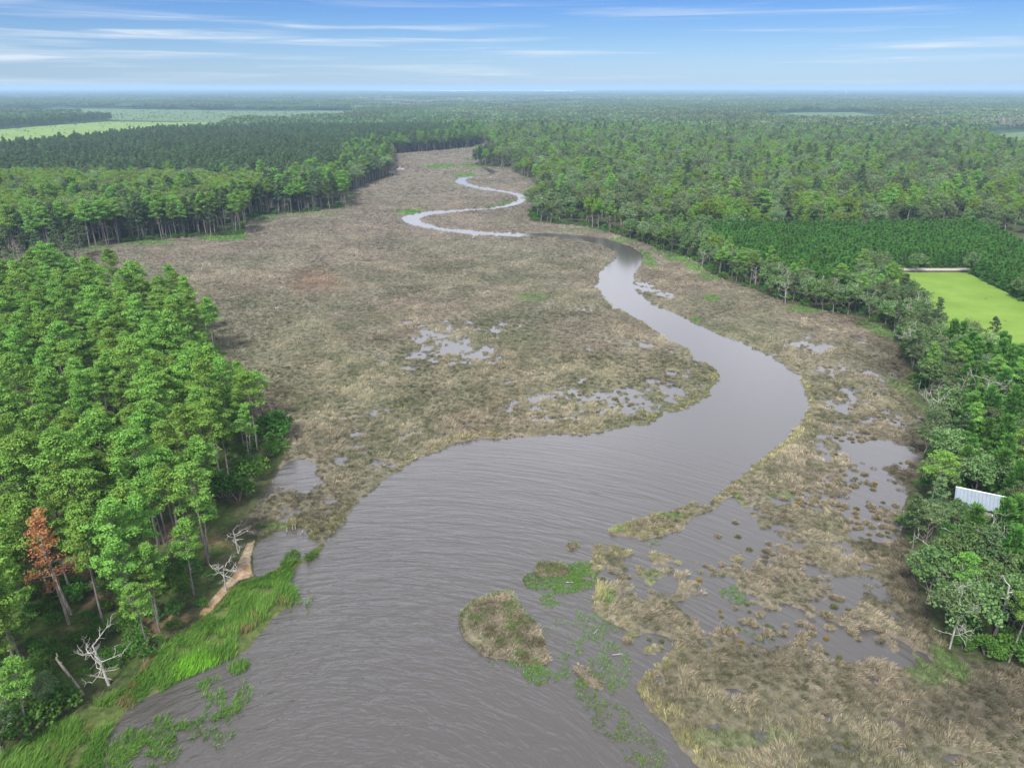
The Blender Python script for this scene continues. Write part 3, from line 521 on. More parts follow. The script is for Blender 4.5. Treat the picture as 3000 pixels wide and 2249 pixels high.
def pine(seed, H=20., lo=.5, cr=3.6, pads=46, spr=92, ln=.42, wd=.24, lean=.02):
    r = np.random.default_rng(seed); T = MB(); C = MB()
    ax = path((0, 0, -.3), (r.normal(0, lean), r.normal(0, lean), 1), H+.3, 10, r, .022, .02); tr = np.linspace(1, 0, 11)**.8*.21*H/20+.03; tube(T, ax, tr, 7)
    nl = 26; hs = np.linspace(lo, .985, nl)+r.normal(0, .01, nl); az = 0
    # a few dead stubs below the crown
    for k in range(5):
        h = r.uniform(lo*.55, lo); b = ax[min(int(h*10), 9)]+(ax[min(int(h*10)+1, 10)]-ax[min(int(h*10), 9)])*(h*10 % 1); a = r.uniform(0, 6.28)
        tube(T, path(b, (math.cos(a), math.sin(a), .15), r.uniform(.6, 1.8), 3, r, .15), [.045, .035, .025, .01], 4)
    per = pads/nl/2.6
    for h in hs:
        az += 2.4+r.normal(0, .3); k = min(int(h*10), 9); b = ax[k]+(ax[k+1]-ax[k])*(h*10-k); f = (h-lo)/(1-lo)
        Lb = cr*(.62+.5*math.sin(math.pi*min(f*1.15+.12, 1)))*(1-.45*f**2)*r.uniform(.6, 1.2); el = .05+.75*f+r.normal(0, .12)
        P = path(b, (math.cos(az)*math.cos(el), math.sin(az)*math.cos(el), math.sin(el)), Lb, 4, r, .14, .05); tube(T, P, np.linspace(.075, .015, 5)*(1.1-.4*f), 4)
        for s, q in ((.5, .55), (.78, .8), (1.0, 1.0)):
            for _ in range(1 if r.uniform() < per*.9 else 0) if s < 1 else range(1):
                i = min(int(s*4), 3); c = P[i]+(P[i+1]-P[i])*(s*4-i)+r.normal(0, .35, 3)*(s < 1); n = int(spr*q*r.uniform(.7, 1.2))
                needle_pad(C, c+np.array([0, 0, .1]), 1.3*r.uniform(.75, 1.25)*(1-.3*f), .5*r.uniform(.8, 1.25), n, r, ln, wd, r.uniform(.2, .8))
    needle_pad(C, ax[-1], .9, .8, int(spr*.7), r, ln, wd, .6)
    return T, C
def broadleaf(seed, H=15., cr=4.6, lo=.28, clumps=70, spr=46, ln=.5, wd=.34, flat=.85, bare=0):
    r = np.random.default_rng(seed); T = MB(); C = MB()
    ax = path((0, 0, -.3), (r.normal(0, .06), r.normal(0, .06), 1), H*.72, 7, r, .07, .03); tube(T, ax, np.linspace(.26, .07, 8)*H/15, 7)
    cz = H*(lo+1)/2; rz = H*(1-lo)/2
    ends = []
    for k in range(9):
        i = 2+int(r.integers(0, 5)); a = k*2.4+r.normal(0, .3); el = r.uniform(.25, 1.0)
        P = path(ax[i], (math.cos(a)*math.cos(el), math.sin(a)*math.cos(el), math.sin(el)), cr*r.uniform(.7, 1.05), 4, r, .15, .05); tube(T, P, np.linspace(.11, .025, 5), 5); ends.append(P[-1])
    # lumps of foliage spread through the crown's volume, biased to its outside
    lobes = [np.array([r.normal(0, .42), r.normal(0, .42), r.uniform(-.5, .6)]) for _ in range(7)]
    for k in range(clumps):
        d = rdir(r, 1)[0]; d[2] = abs(d[2])*1.1-.28; d /= np.linalg.norm(d); lob = lobes[int(r.integers(0, 7))]*.5
        p = (d*r.uniform(.55, 1.0)+lob); c = np.array([p[0]*cr*.85, p[1]*cr*.85, cz+p[2]*rz*flat]); 
        if c[2] < H*lo*.8: continue
        n = int(spr*r.uniform(.6, 1.25)); D = rdir(r, n); D[:, 2] = D[:, 2]*.8+.25; rad = r.uniform(.8, 1.45)*cr/4.6
        Cc = c+D*rad*r.uniform(.55, 1.1, (n, 1))*np.array([1, 1, .8])
        Nn = unit(D+r.normal(0, .45, (n, 3))); U = np.cross(Nn, rdir(r, n)); diamonds(C, Cc, U, np.cross(Nn, U), r.uniform(.7, 1.3, n)*ln, r.uniform(.7, 1.3, n)*wd, np.clip(r.uniform(.15, .85)+r.normal(0, .17, n), 0, 1))
    B = None
    if bare:
        B = MB()
        for k in range(bare): snag_limb(B, ax[-2]+r.normal(0, .4, 3), r.uniform(0, 6.28), r.uniform(.2, 1.1), cr*r.uniform(.9, 1.45), .09, r, 3)
    return T, C, B
def snag_limb(mb, p, a, el, L, rad, r, depth, wig=.3):
    P = path(p, (math.cos(a)*math.cos(el), math.sin(a)*math.cos(el), math.sin(el)), L, 5, r, wig, .03); tube(mb, P, np.linspace(rad, rad*.35, 6), 4)
    if depth > 1:
        for _ in range(int(r.integers(2, 4))):
            i = int(r.integers(2, 6)); snag_limb(mb, P[i], a+r.normal(0, .9), el+r.normal(.1, .5), L*r.uniform(.35, .6), rad*.55, r, depth-1, wig)
def young_pine(seed, H=8., cr=1.9, spr=15, ln=.6, wd=.22):
    r = np.random.default_rng(seed); T = MB(); C = MB(); tube(T, path((0, 0, -.3), (0, 0, 1), H+.2, 6, r, .015), np.linspace(.11, .02, 7), 6)
    for h in np.linspace(.06, .97, 15):
        for k in range(5):
            a = r.uniform(0, 6.28); rad = cr*(1-h)**.75*r.uniform(.65, 1.15)+.15
            for s in (.45, .8, 1.1) if h < .6 else (.6, 1.05):
                c = np.array([math.cos(a)*rad*s, math.sin(a)*rad*s, h*H+.3*s+r.normal(0, .12)]); n = int(spr*r.uniform(.7, 1.2)); D = rdir(r, n); D[:, 2] = abs(D[:, 2])
                U = D*.7+np.array([math.cos(a)*.5, math.sin(a)*.5, .75]); Cc = c+D*np.array([.42, .42, .3]); diamonds(C, Cc, U, rdir(r, n), r.uniform(.7, 1.3, n)*ln, r.uniform(.7, 1.3, n)*wd, np.clip(r.uniform(.2, .8)+r.normal(0, .2, n), 0, 1))
    return T, C
def shrub(seed, H=2.4, cr=1.7, clumps=16, spr=34):
    r = np.random.default_rng(seed); T = MB(); C = MB()
    for k in range(5): a = k*1.3+r.normal(0, .2); tube(T, path((0, 0, -.1), (math.cos(a)*.6, math.sin(a)*.6, 1), H*.8, 4, r, .15), [.05, .04, .03, .02, .01], 4)
    for k in range(clumps):
        a = r.uniform(0, 6.28); q = math.sqrt(r.uniform(0, 1)); c = np.array([math.cos(a)*q*cr*.8, math.sin(a)*q*cr*.8, H*(.3+.55*math.sqrt(max(0, 1-q*q))*r.uniform(.6, 1.1))]); n = spr; D = rdir(r, n); D[:, 2] = D[:, 2]*.7+.3
        diamonds(C, c+D*r.uniform(.3, .6, (n, 1)), D+r.normal(0, .6, (n, 3)), rdir(r, n), r.uniform(.6, 1.2, n)*.36, r.uniform(.6, 1.2, n)*.2, np.clip(r.uniform(.2, .8)+r.normal(0, .2, n), 0, 1))
    return T, C
def dead_tree(seed, H=9., limbs=10, rad=.14, lo=.35, spread=.55, depth=3, lean=.05):
    r = np.random.default_rng(seed); T = MB(); B = MB()
    ax = path((0, 0, -.3), (r.normal(0, lean), r.normal(0, lean), 1), H, 8, r, .05, .02); tube(T, ax, np.linspace(rad, rad*.25, 9), 7)
    for k in range(limbs):
        i = min(8, max(1, int((lo+(1-lo)*k/limbs)*8))); snag_limb(B, ax[i], k*2.4+r.normal(0, .4), r.uniform(.05, .9), H*spread*r.uniform(.35, .7)*(1.25-.6*k/limbs), rad*.42, r, depth)
    return T, B
def protoset(fn, seeds, parts, **kw):
    """[(part name, mesh)] lists for each seed"""
    out = []
    for s in seeds:
        res = fn(s, **{k: (v(s) if callable(v) else v) for k, v in kw.items()}); row = []
        for mb, (nm, m, sm) in zip(res, parts):
            if mb is not None and mb.n: row.append((nm, mb.mesh(nm, m, sm)))
        out.append(row)
    return out
TK = ('trunk', M_BARK, True); OT = ('trunk', M_OBARK, True)
PR = {
 'pine': protoset(pine, range(1, 8), [TK, ('crown', M_PINE, False)], lo=lambda s: .55+.035*(s % 4), cr=lambda s: 2.7+.3*(s % 4), lean=lambda s: .02+.02*(s % 3)),
 'dpine': protoset(pine, range(11, 16), [TK, ('crown', M_PINED, False)], lo=lambda s: .36+.03*(s % 3), cr=3.7, spr=44, ln=.7, wd=.36),
 'bright': protoset(broadleaf, range(21, 25), [OT, ('crown', M_BRIGHT, False)], H=17, cr=4.4),
 'olive': protoset(broadleaf, range(31, 37), [OT, ('crown', M_OLIVE, False)], H=17.0, cr=lambda s: 4.3+.35*(s % 4), lo=lambda s: .30+.05*(s % 3), flat=.8),
 'oak': protoset(broadleaf, range(41, 45), [OT, ('crown', M_OAK, False)], H=10.5, cr=4.4, lo=.2, flat=.75),
 'oakbare': protoset(broadleaf, range(45, 48), [OT, ('crown', M_OAK, False), ('dead_limbs', M_DEAD, True)], H=10.5, cr=4.2, lo=.25, flat=.7, clumps=46, bare=6),
 'ypine': protoset(young_pine, range(51, 56), [TK, ('crown', M_YPINE, False)]),
 'shrub': protoset(shrub, range(61, 65), [OT, ('foliage', M_SHRUB, False)]),
 'dead': protoset(dead_tree, range(71, 76), [('trunk', M_DEAD, True), ('limbs', M_DEAD, True)]),
 'grey': protoset(dead_tree, range(76, 80), [('trunk', M_SNAG, True), ('limbs', M_SNAG, True)], H=13, limbs=16, rad=.13, spread=.3, lo=.4),
}
def make(name, parts, loc, sc, rz, label, cat_, group=None, tilt=(0, 0)):
    o = bpy.data.objects.new(name, None); COL.objects.link(o); o.location = loc; o.rotation_euler = (tilt[0], tilt[1], rz); o.scale = sc if isinstance(sc, tuple) else (sc,)*3
    o.empty_display_size = .5; o['label'] = label; o['category'] = cat_
    if group: o['group'] = group
    for nm, me in parts: p = bpy.data.objects.new(nm, me); COL.objects.link(p); p.parent = o
    return o
# ------------------------------------------------------------------ stuff scatter: one object, points with a tree each
def joined(parts, nm, coll):
    V, Ls, Ts, Ms, vs, mats, n = [], [], [], [], [], [], 0
    for _, me in parts:
        k = len(me.vertices); a = np.zeros(k*3, np.float32); me.vertices.foreach_get('co', a); l = np.zeros(len(me.loops), np.int32); me.loops.foreach_get('vertex_index', l)
        t = np.zeros(len(me.polygons), np.int32); me.polygons.foreach_get('loop_total', t); v = np.zeros(len(me.polygons), np.float32); me.attributes['v'].data.foreach_get('value', v)
        V.append(a.reshape(-1, 3)); Ls.append(l+n); Ts.append(t); vs.append(v); Ms.append(np.full(len(t), len(mats))); mats.append(me.materials[0]); n += k
    mb = MB(); mb.V, mb.L, mb.T, mb.v, mb.m = V, Ls, Ts, vs, Ms
    o = bpy.data.objects.new(nm, mb.mesh(nm, mats)); coll.objects.link(o); return o
def scatter(name, rows, x, y, z, rot, scl, idx, label):
    coll = bpy.data.collections.new(name+'_kinds')
    for k, row in enumerate(rows): joined(row, '%s_kind_%03d' % (name, k), coll)
    me = bpy.data.meshes.new(name); me.vertices.add(len(x)); me.vertices.foreach_set('co', np.stack([x, y, z], 1).astype(np.float32).ravel())
    for an, ty, key, val in (('turn', 'FLOAT_VECTOR', 'vector', np.stack([0*rot, 0*rot, rot], 1)), ('size', 'FLOAT_VECTOR', 'vector', scl), ('pick', 'INT', 'value', idx)):
        a = me.attributes.new(an, ty, 'POINT'); a.data.foreach_set(key, val.astype(np.int32 if ty == 'INT' else np.float32).ravel())
    o = link(name, me, kind='stuff', label=label)
    g = bpy.data.node_groups.new(name, 'GeometryNodeTree'); g.interface.new_socket('Geometry', in_out='INPUT', socket_type='NodeSocketGeometry'); g.interface.new_socket('Geometry', in_out='OUTPUT', socket_type='NodeSocketGeometry')
    gi = g.nodes.new('NodeGroupInput'); go = g.nodes.new('NodeGroupOutput'); ip = g.nodes.new('GeometryNodeInstanceOnPoints'); ci = g.nodes.new('GeometryNodeCollectionInfo')
    ci.inputs['Collection'].default_value = coll; ci.inputs['Separate Children'].default_value = True; ci.inputs['Reset Children'].default_value = True; ip.inputs['Pick Instance'].default_value = True
    def na(nm, ty):
        n = g.nodes.new('GeometryNodeInputNamedAttribute'); n.data_type = ty; n.inputs[0].default_value = nm; return n.outputs[0]
    g.links.new(gi.outputs[0], ip.inputs['Points']); g.links.new(ci.outputs[0], ip.inputs['Instance']); g.links.new(na('pick', 'INT'), ip.inputs['Instance Index'])
    g.links.new(na('turn', 'FLOAT_VECTOR'), ip.inputs['Rotation']); g.links.new(na('size', 'FLOAT_VECTOR'), ip.inputs['Scale']); g.links.new(ip.outputs[0], go.inputs[0])
    o.modifiers.new('spread', 'NODES').node_group = g; return o

rng = np.random.default_rng(23)
# ------------------------------------------------------------------ where the trees stand
W_EDGEL = wp(EDGE_L)
def zone_of(x, y):
    u, v = w2px(x, y); Z = np.zeros(len(x), int)
    marsh = inside(MARSH, x, y); st = inside(W_STAND, x, y)
    open_ = marsh | inside(W_FIELD, x, y) | inside(W_REED, x, y) | inside(W_ROAD, x, y) | (shore(x, y) < .8)
    for p in W_FAR.values(): open_ |= inside(p, x, y)
    left = u < 1415
    Z[left & (v < 775)] = 2; Z[left & (v < 560)] = 3; Z[~left & (v < 690)] = 4; Z[~left & (v >= 690)] = 6
    pl = inside(W_PL, x, y) | inside(W_PL2, x, y); Z[pl] = 5
    Z[open_] = 0; Z[st] = 1
    gh = left & (v > 750) & (v < 885) & (u < 330) & ~st & ~(inside(MARSH, x, y) & (u > 250)); Z[gh] = 7
    return Z, u, v
KINDS = ['pine', 'dpine', 'bright', 'olive', 'oak', 'oakbare', 'ypine', 'shrub', 'dead', 'grey']; KI = {k: i for i, k in enumerate(KINDS)}
x, y = jitter(-1300, 1300, 50, 1420, 5.2); d = np.hypot(x, y)
k = in_view(x, y, .05, 420) & (d < 1420); x, y = x[k], y[k]; Z, u, v = zone_of(x, y)
keep = np.ones(len(x), bool); rr = rng.uniform(0, 1, len(x))
keep &= Z > 0; keep &= ~((Z == 6) & (u > 2450) & (v < 800)); keep &= ~((Z == 5) | (Z == 7)); keep &= ~((Z == 1) & (rr < np.where(v > 1750, .0, np.where(v > 1500, .12, .24)))); keep &= ~((Z == 2) & (rr < .2)); keep &= ~((Z == 4) & (rr < .48))
x, y, Z, u, v = x[keep], y[keep], Z[keep], u[keep], v[keep]
x2, y2 = jitter(-60, 420, 60, 560, 2.7); Z2, u2, v2 = zone_of(x2, y2); k = (Z2 == 5) & in_view(x2, y2, .05, 250); x2, y2, u2, v2 = x2[k], y2[k], u2[k], v2[k]; p2 = inside(W_PL2, x2, y2); k = ~p2 | (rng.uniform(0, 1, len(x2)) < .45); x2, y2, p2 = x2[k], y2[k], p2[k]; q2 = rng.uniform(0, 1, len(x2)); s2 = np.where(p2 & (q2 < .16), KI['olive'], np.where(p2 & (q2 < .28), KI['oak'], np.where(p2 & (q2 < .36), KI['pine'], KI['ypine']))); h2 = rng.uniform(.75, 1.15, len(x2))*np.where(p2, np.where(s2 == KI['ypine'], 1.35, np.where(s2 == KI['oak'], .85, .6)), .95)
sp = np.full(len(x), -1); rr = rng.uniform(0, 1, len(x)); n1 = fbm(x, y, 45, 201, 2); n2 = fbm(x, y, 28, 203, 2)
sp[Z == 1] = KI['pine']
m = Z == 2; sp[m] = np.where(rng.uniform(0, 1, int(m.sum())) < .55, KI['pine'], KI['dpine']); e2 = segdist(W_EDGEL, x, y, False)
sp[m & (rr < .5)] = KI['olive']; bz = m & (e2 > 16) & (u < 760) & (n1 > -.5) & (rr > .3); sp[bz] = KI['bright']; fr_ = m & (e2 < 14) & (rr < .82); sp[fr_] = np.where(rng.uniform(0, 1, int(fr_.sum())) < .6, KI['pine'], KI['dpine']); sp[m & (e2 > 12) & (rr > .93)] = KI['bright']
m = Z == 3; sp[m] = KI['dpine']; sp[m & (rr < .2)] = KI['olive']; sp[m & (e2 < 45) & (rr < .62)] = KI['olive']; sp[m & (e2 < 45) & (rr > .85)] = KI['pine']
m = Z == 4; sp[m] = KI['olive']; rr = np.where(m & (rr < 2), rng.uniform(0, 1, len(rr)), rr); sp[m & (rr < .07)] = KI['dpine']; sp[m & (rr > .07) & (rr < .13)] = KI['pine']; bz = m & (n1+.5*n2 > .10) & (rr > .48); sp[bz] = KI['bright']; sp[m & (rr > .95)] = KI['bright']; sp[m & (rr > .2) & (rr < .36)] = KI['oak']
er = segdist(W_EDGE, x, y, False)
m = Z == 6; sp[m] = KI['oak']; sp[m & (rr < .3)] = np.where(rng.uniform(0, 1, int((m & (rr < .3)).sum())) < .6, KI['pine'], KI['dpine']); sp[m & (rr > .3) & (rr < .55)] = KI['olive']; sp[m & (er < 16) & (rr > .84)] = KI['oakbare']; sp[m & (rr > .985)] = KI['bright']
hs = rng.uniform(.82, 1.12, len(x)); hs[Z == 6] *= np.where(np.isin(sp[Z == 6], (KI['dpine'], KI['pine'])), .62, .95)*np.where(sp[Z == 6] == KI['olive'], .62, 1.); hs[Z == 2] *= 1.04; hs[Z == 1] *= rng.uniform(.70, 1.08, int((Z == 1).sum())); hs[Z == 3] *= np.where(e2[Z == 3] < 45, 1.0, rng.uniform(.62, .9, int((Z == 3).sum()))); hs[Z == 4] *= rng.uniform(.7, 1.12, int((Z == 4).sum()))
hs[(Z == 1)] *= np.clip(.72+.28*segdist(W_STAND, x[Z == 1], y[Z == 1])/7, .72, 1)
x = np.concatenate([x, x2]); y = np.concatenate([y, y2]); sp = np.concatenate([sp, s2]); hs = np.concatenate([hs, h2]); Z = np.concatenate([Z, np.full(len(x2), 5)])
# grey dead trees of the drowned corner, shrubs under the stand and along the wood edges
xg, yg = jitter(-320, -60, 190, 420, 4.6); Zg, ug, vg = zone_of(xg, yg); k = (Zg == 7) & in_view(xg, yg, .04, 100); xg, yg = xg[k], yg[k]; q = rng.uniform(0, 1, len(xg))
x = np.concatenate([x, xg]); y = np.concatenate([y, yg]); sp = np.concatenate([sp, np.where(q < .42, KI['grey'], np.where(q < .9, KI['shrub'], KI['dpine']))]); hs = np.concatenate([hs, rng.uniform(.5, 1., len(xg))]); Z = np.concatenate([Z, np.full(len(xg), 7)])
xs, ys = jitter(-200, 200, 55, 520, 3.1); Zs, us, vs_ = zone_of(xs, ys); e = np.minimum(segdist(W_EDGEL, xs, ys, False), segdist(W_EDGE, xs, ys, False)); q = rng.uniform(0, 1, len(xs))
k = in_view(xs, ys, .04, 120) & (((Zs == 1) & (fbm(xs, ys, 10, 301, 2)+.25 > -.7*(vs_ > 1750)) & (q < np.where(vs_ > 1700, .9, .6))) | (np.isin(Zs, (2, 4, 6)) & (e < 9) & (q < .6)))
xs, ys = xs[k], ys[k]; vs_ = vs_[k]; es = segdist(W_STAND, xs, ys); x = np.concatenate([x, xs]); y = np.concatenate([y, ys]); sp = np.concatenate([sp, np.full(len(xs), KI['shrub'])]); hs = np.concatenate([hs, rng.uniform(.6, 1.3, len(xs))*np.where((es < 9) & (vs_ < 1600) & (vs_ > 1100), 1.9, 1)]); Z = np.concatenate([Z, Zs[k]])
# a few dead standing trees scattered along the wood edges
xe, ye = jitter(-260, 260, 60, 560, 6.0); Ze, ue, ve = zone_of(xe, ye); e = np.minimum(np.minimum(segdist(W_EDGEL, xe, ye, False), segdist(W_EDGE, xe, ye, False)), segdist(W_STAND, xe, ye)); q = rng.uniform(0, 1, len(xe))
k = in_view(xe, ye, .0) & np.isin(Ze, (1, 2, 4, 6)) & (e < 9) & (q < .17); xe, ye = xe[k], ye[k]
x = np.concatenate([x, xe]); y = np.concatenate([y, ye]); sp = np.concatenate([sp, np.where(rng.uniform(0, 1, len(xe)) < .6, KI['dead'], KI['grey'])]); hs = np.concatenate([hs, rng.uniform(.55, 1.05, len(xe))]); Z = np.concatenate([Z, Ze[k]])
BELT = wp([(-300,352),(0,350),(200,346),(330,350),(318,357),(155,368),(0,381),(-300,390)])
xb, yb = jitter(-1400, -300, 1150, 2600, 8.5); k = inside(BELT, xb, yb) & in_view(xb, yb, .04); xb, yb = xb[k], yb[k]
x = np.concatenate([x, xb]); y = np.concatenate([y, yb]); sp = np.concatenate([sp, np.full(len(xb), KI['dpine'])]); hs = np.concatenate([hs, rng.uniform(.5, .85, len(xb))]); Z = np.concatenate([Z, np.full(len(xb), 3)])
HOUSE = px2w([(2862,1515)])[0]
hd = np.hypot(x-HOUSE[0], y-HOUSE[1]); k = ~(hd < 6.5) & ~((np.abs((x*HOUSE[1]-y*HOUSE[0])/np.hypot(*HOUSE)) < 5.6) & (np.hypot(x, y) < np.hypot(*HOUSE)) & (hd < np.where(np.isin(sp, (KI['bright'], KI['olive'], KI['pine'], KI['dpine'])), 22, 11))); SPECIAL = px2w([(212,1807),(205,1835),(320,2010),(246,2038),(2908,1872)])
uu_, vv_ = w2px(x, y); k &= ~((uu_ > 95) & (uu_ < 265) & (vv_ > 1800) & (vv_ < 2045) & (sp != KI['shrub'])); k &= ~((uu_ > 270) & (uu_ < 400) & (vv_ > 1960) & (vv_ < 2140))
for s in SPECIAL: k &= np.hypot(x-s[0], y-s[1]) > 2.2
x, y, sp, hs, Z = x[k], y[k], sp[k], hs[k], Z[k]
cor = px2w([(28,2085),(92,2015),(45,1965),(-20,2160),(8,2215),(150,2085),(70,2150),(120,2130),(190,2085),(420,1925)])    # the corner of the stand by the reeds
x = np.concatenate([x, cor[:, 0]]); y = np.concatenate([y, cor[:, 1]]); sp = np.concatenate([sp, [KI[q_] for q_ in 'pine pine pine pine olive olive shrub shrub shrub shrub'.split()]]); hs = np.concatenate([hs, [.85, .8, .9, .95, .45, .36, 1.7, 1.5, 1.6, 1.4]]); Z = np.concatenate([Z, np.full(10, 1)])
cor = px2w([(2950,1850),(2990,1790),(2860,1790),(3010,1880),(2960,1925),(2885,1925),(2830,1875),(2990,1945),(2862,1582),(2925,1590),(2790,1552)])    # the oak wood's foot at the dark marsh edge
x = np.concatenate([x, cor[:, 0]]); y = np.concatenate([y, cor[:, 1]]); sp = np.concatenate([sp, [KI[q_] for q_ in 'oak oak oakbare oakbare shrub shrub shrub shrub oak oak oak'.split()]]); hs = np.concatenate([hs, [.8, .95, .75, .7, 1.7, 1.5, 1.6, 1.8, .46, .5, .55]]); Z = np.concatenate([Z, np.full(11, 6)])
NAMES = {'pine': ('pine_tree', 'pine'), 'dpine': ('pine_tree', 'pine'), 'bright': ('broadleaf_tree', 'tree'), 'olive': ('broadleaf_tree', 'tree'), 'oak': ('oak_tree', 'oak'), 'oakbare': ('oak_tree', 'oak'), 'ypine': ('young_pine', 'young pine'), 'shrub': ('shrub', 'shrub'), 'dead': ('dead_tree', 'dead tree'), 'grey': ('dead_tree', 'dead tree')}
PLACE = {1: 'in the stand behind the reed belt', 2: 'in the wood beyond the drowned corner', 3: 'in the forest by the pale meadows', 4: 'in the forest past the plantation', 5: 'in the plantation around the mown field', 6: 'in the oak wood below the mown field', 7: 'in the drowned corner between two woods'}
LOOK = {'pine': 'bright green pine with bare grey trunk', 'dpine': 'dark green pine with bare trunk', 'bright': 'yellow-green round-crowned tree', 'olive': 'olive green round-crowned tree', 'oak': 'grey-green low spreading oak', 'oakbare': 'grey-green oak with bleached bare limbs', 'ypine': 'young bushy green pine', 'shrub': 'low green shrub', 'dead': 'bleached white dead tree', 'grey': 'grey bare dead tree'}
LIMIT = {'pine': 270, 'dpine': 30, 'bright': 110, 'olive': 190, 'oak': 200, 'oakbare': 60, 'ypine': 300, 'shrub': 260, 'dead': 60, 'grey': 60}
dist = np.hypot(x, y); rest = np.ones(len(x), bool); inframe = in_view(x, y, .0, 60)
for kn in KINDS:
    i = np.where((sp == KI[kn]) & inframe)[0]; i = i[np.argsort(dist[i])][:LIMIT[kn]]; rest[i] = False
    rows = PR[kn]; big = np.quantile(hs[i], .8) if len(i) else 9; low = np.quantile(hs[i], .2) if len(i) else 0
    for j in i:
        nm, ct = NAMES[kn]; size = 'tall ' if hs[j] > big else 'short ' if hs[j] < low else 'middling '
        lk = LOOK[kn].replace('low ', '').replace('young ', '') if kn in ('oak', 'shrub') else LOOK[kn]
        lab = size+lk+' '+PLACE[int(Z[j])]
        s = float(hs[j]); w = s*rng.uniform(.9, 1.12)
        make(nm, rows[int(rng.integers(0, len(rows)))], (x[j], y[j], .25), (w, w, s), rng.uniform(0, 6.28), lab, ct, size+lk+'s '+PLACE[int(Z[j])])
i = np.where(rest)[0]; rows = []; off = {}
for kn in KINDS: off[KI[kn]] = (len(rows), len(PR[kn])); rows += PR[kn]
idx = np.array([off[s][0]+rng.integers(0, off[s][1]) for s in sp[i]]); w = hs[i]*rng.uniform(.9, 1.12, len(i))
# beyond the trees one can tell apart, the wood reads as one mass
scatter('forest', rows, x[i], y[i], np.full(len(i), .25), rng.uniform(0, 6.28, len(i)), np.stack([w, w, hs[i]], 1), idx, 'forest of pines and broadleaf trees spreading away behind the marsh')
print('trees', len(x), 'rest', len(i), {k: int((sp == KI[k]).sum()) for k in KINDS})
# far forest in patches of many small crowns
def patch(seed, size, ntree, mats, hh=(13, 20), cr=5.4, spr=40, bright=0.0):
    r = np.random.default_rng(seed); A = [MB() for _ in mats]
    for k in range(ntree):
        px, py = r.uniform(-.5, .5, 2)*size; H = r.uniform(*hh); c = cr*r.uniform(.7, 1.25); D = rdir(r, spr); D[:, 2] = np.abs(D[:, 2])*1.2-.35
        q = 0 if r.uniform() > bright else min(1, len(mats)-1); C = np.array([px, py, H*.68])+D*np.array([c, c, H*.33])*r.uniform(.7, 1.05, (spr, 1))
        Nn = unit(D+r.normal(0, .4, (spr, 3))); U = np.cross(Nn, rdir(r, spr)); diamonds(A[q], C, U, np.cross(Nn, U), r.uniform(.7, 1.3, spr)*2.6, r.uniform(.7, 1.3, spr)*1.8, np.clip(r.uniform(.1, .9)+r.normal(0, .15, spr), 0, 1))
    return [('crown', a.mesh('crown', m)) for a, m in zip(A, mats) if a.n]
rowsF = [patch(501, 100, 150, [M_PINED, M_OLIVE], bright=.1), patch(502, 100, 150, [M_PINED, M_OLIVE], bright=.25), patch(503, 100, 140, [M_OLIVE, M_PINED], bright=.4), patch(504, 100, 140, [M_PINED, M_OLIVE], bright=.35), patch(505, 100, 120, [M_GREYTWIG, M_OLIVE], bright=.5, hh=(9, 17), cr=3.4)]
fx, fy = jitter(-2900, 2900, 1300, 4000, 88); gx, gy = jitter(-9500, 9500, 4000, 14000, 270); hx, hy = jitter(-24000, 24000, 14000, 40000, 900)
fx = np.concatenate([fx, gx, hx]); fy = np.concatenate([fy, gy, hy]); fs = np.concatenate([np.full(len(fx)-len(gx)-len(hx), 1.), np.full(len(gx), 3.), np.full(len(hx), 10.)])
k = in_view(fx, fy, .1) & (np.hypot(fx, fy) > 1380); fx, fy, fs = fx[k], fy[k], fs[k]; fu, fv = w2px(fx, fy)
bad = np.zeros(len(fx), bool)
for kk, p in W_FAR.items():
    dd = segdist(p, fx, fy); bad |= inside(p, fx, fy) | (dd < 60*fs)
SEA = px2w([(800,262.0),(930,267.6),(1080,269.3),(1200,270),(1500,270.4),(1690,269.8),(1780,266.8),(2000,262.0)]); SEA = [tuple(q) for q in SEA]
bad |= inside(SEA, fx, fy)
fx, fy, fs, fu, fv = fx[~bad], fy[~bad], fs[~bad], fu[~bad], fv[~bad]
nn = fbm(fx, fy, 400, 401, 2); q = rng.uniform(0, 1, len(fx)); pk = np.where(fu < 1300, np.where(q < .8, 0, 1), np.where(nn > .15, 2, np.where(q < .5, 3, 1)))
pk[(fv > 285) & (fv < 325) & (fu > 1040) & (fu < 1700) & (q < .6)] = 4; pk[(fu > 2650) & (fv > 320) & (fv < 400) & (q < .5)] = 4; pk[(fv < 290)] = np.where(q[fv < 290] < .75, 0, 1)
scatter('far_forest', rowsF, fx, fy, np.full(len(fx), .2), rng.integers(0, 4, len(fx))*math.pi/2+rng.normal(0, .1, len(fx)), np.stack([fs, fs, np.where(fs > 5, 1.3, 1.)], 1), pk, 'distant forest fading to blue under the horizon')
print('far', len(fx))
# scrub dotting the pale meadows
mx, my, ms = [], [], []
for kk in ('mown', 'scrub', 'clear', 'gap'):
    p = np.array(W_FAR[kk]); n = {'mown': 260, 'scrub': 900, 'clear': 120, 'gap': 200}[kk]; xx = rng.uniform(p[:, 0].min(), p[:, 0].max(), n*3); yy = rng.uniform(p[:, 1].min(), p[:, 1].max(), n*3); k = inside(W_FAR[kk], xx, yy) & in_view(xx, yy); mx.append(xx[k]); my.append(yy[k]); ms.append(rng.uniform(.35, 1.1, k.sum())*(1.5 if kk == 'scrub' else 1))
mx, my, ms = map(np.concatenate, (mx, my, ms))
scatter('scrub', PR['shrub'], mx, my, np.full(len(mx), .5), rng.uniform(0, 6.28, len(mx)), np.stack([ms, ms, ms*.8], 1), rng.integers(0, 4, len(mx)), 'low scrub dotted over the pale meadows')

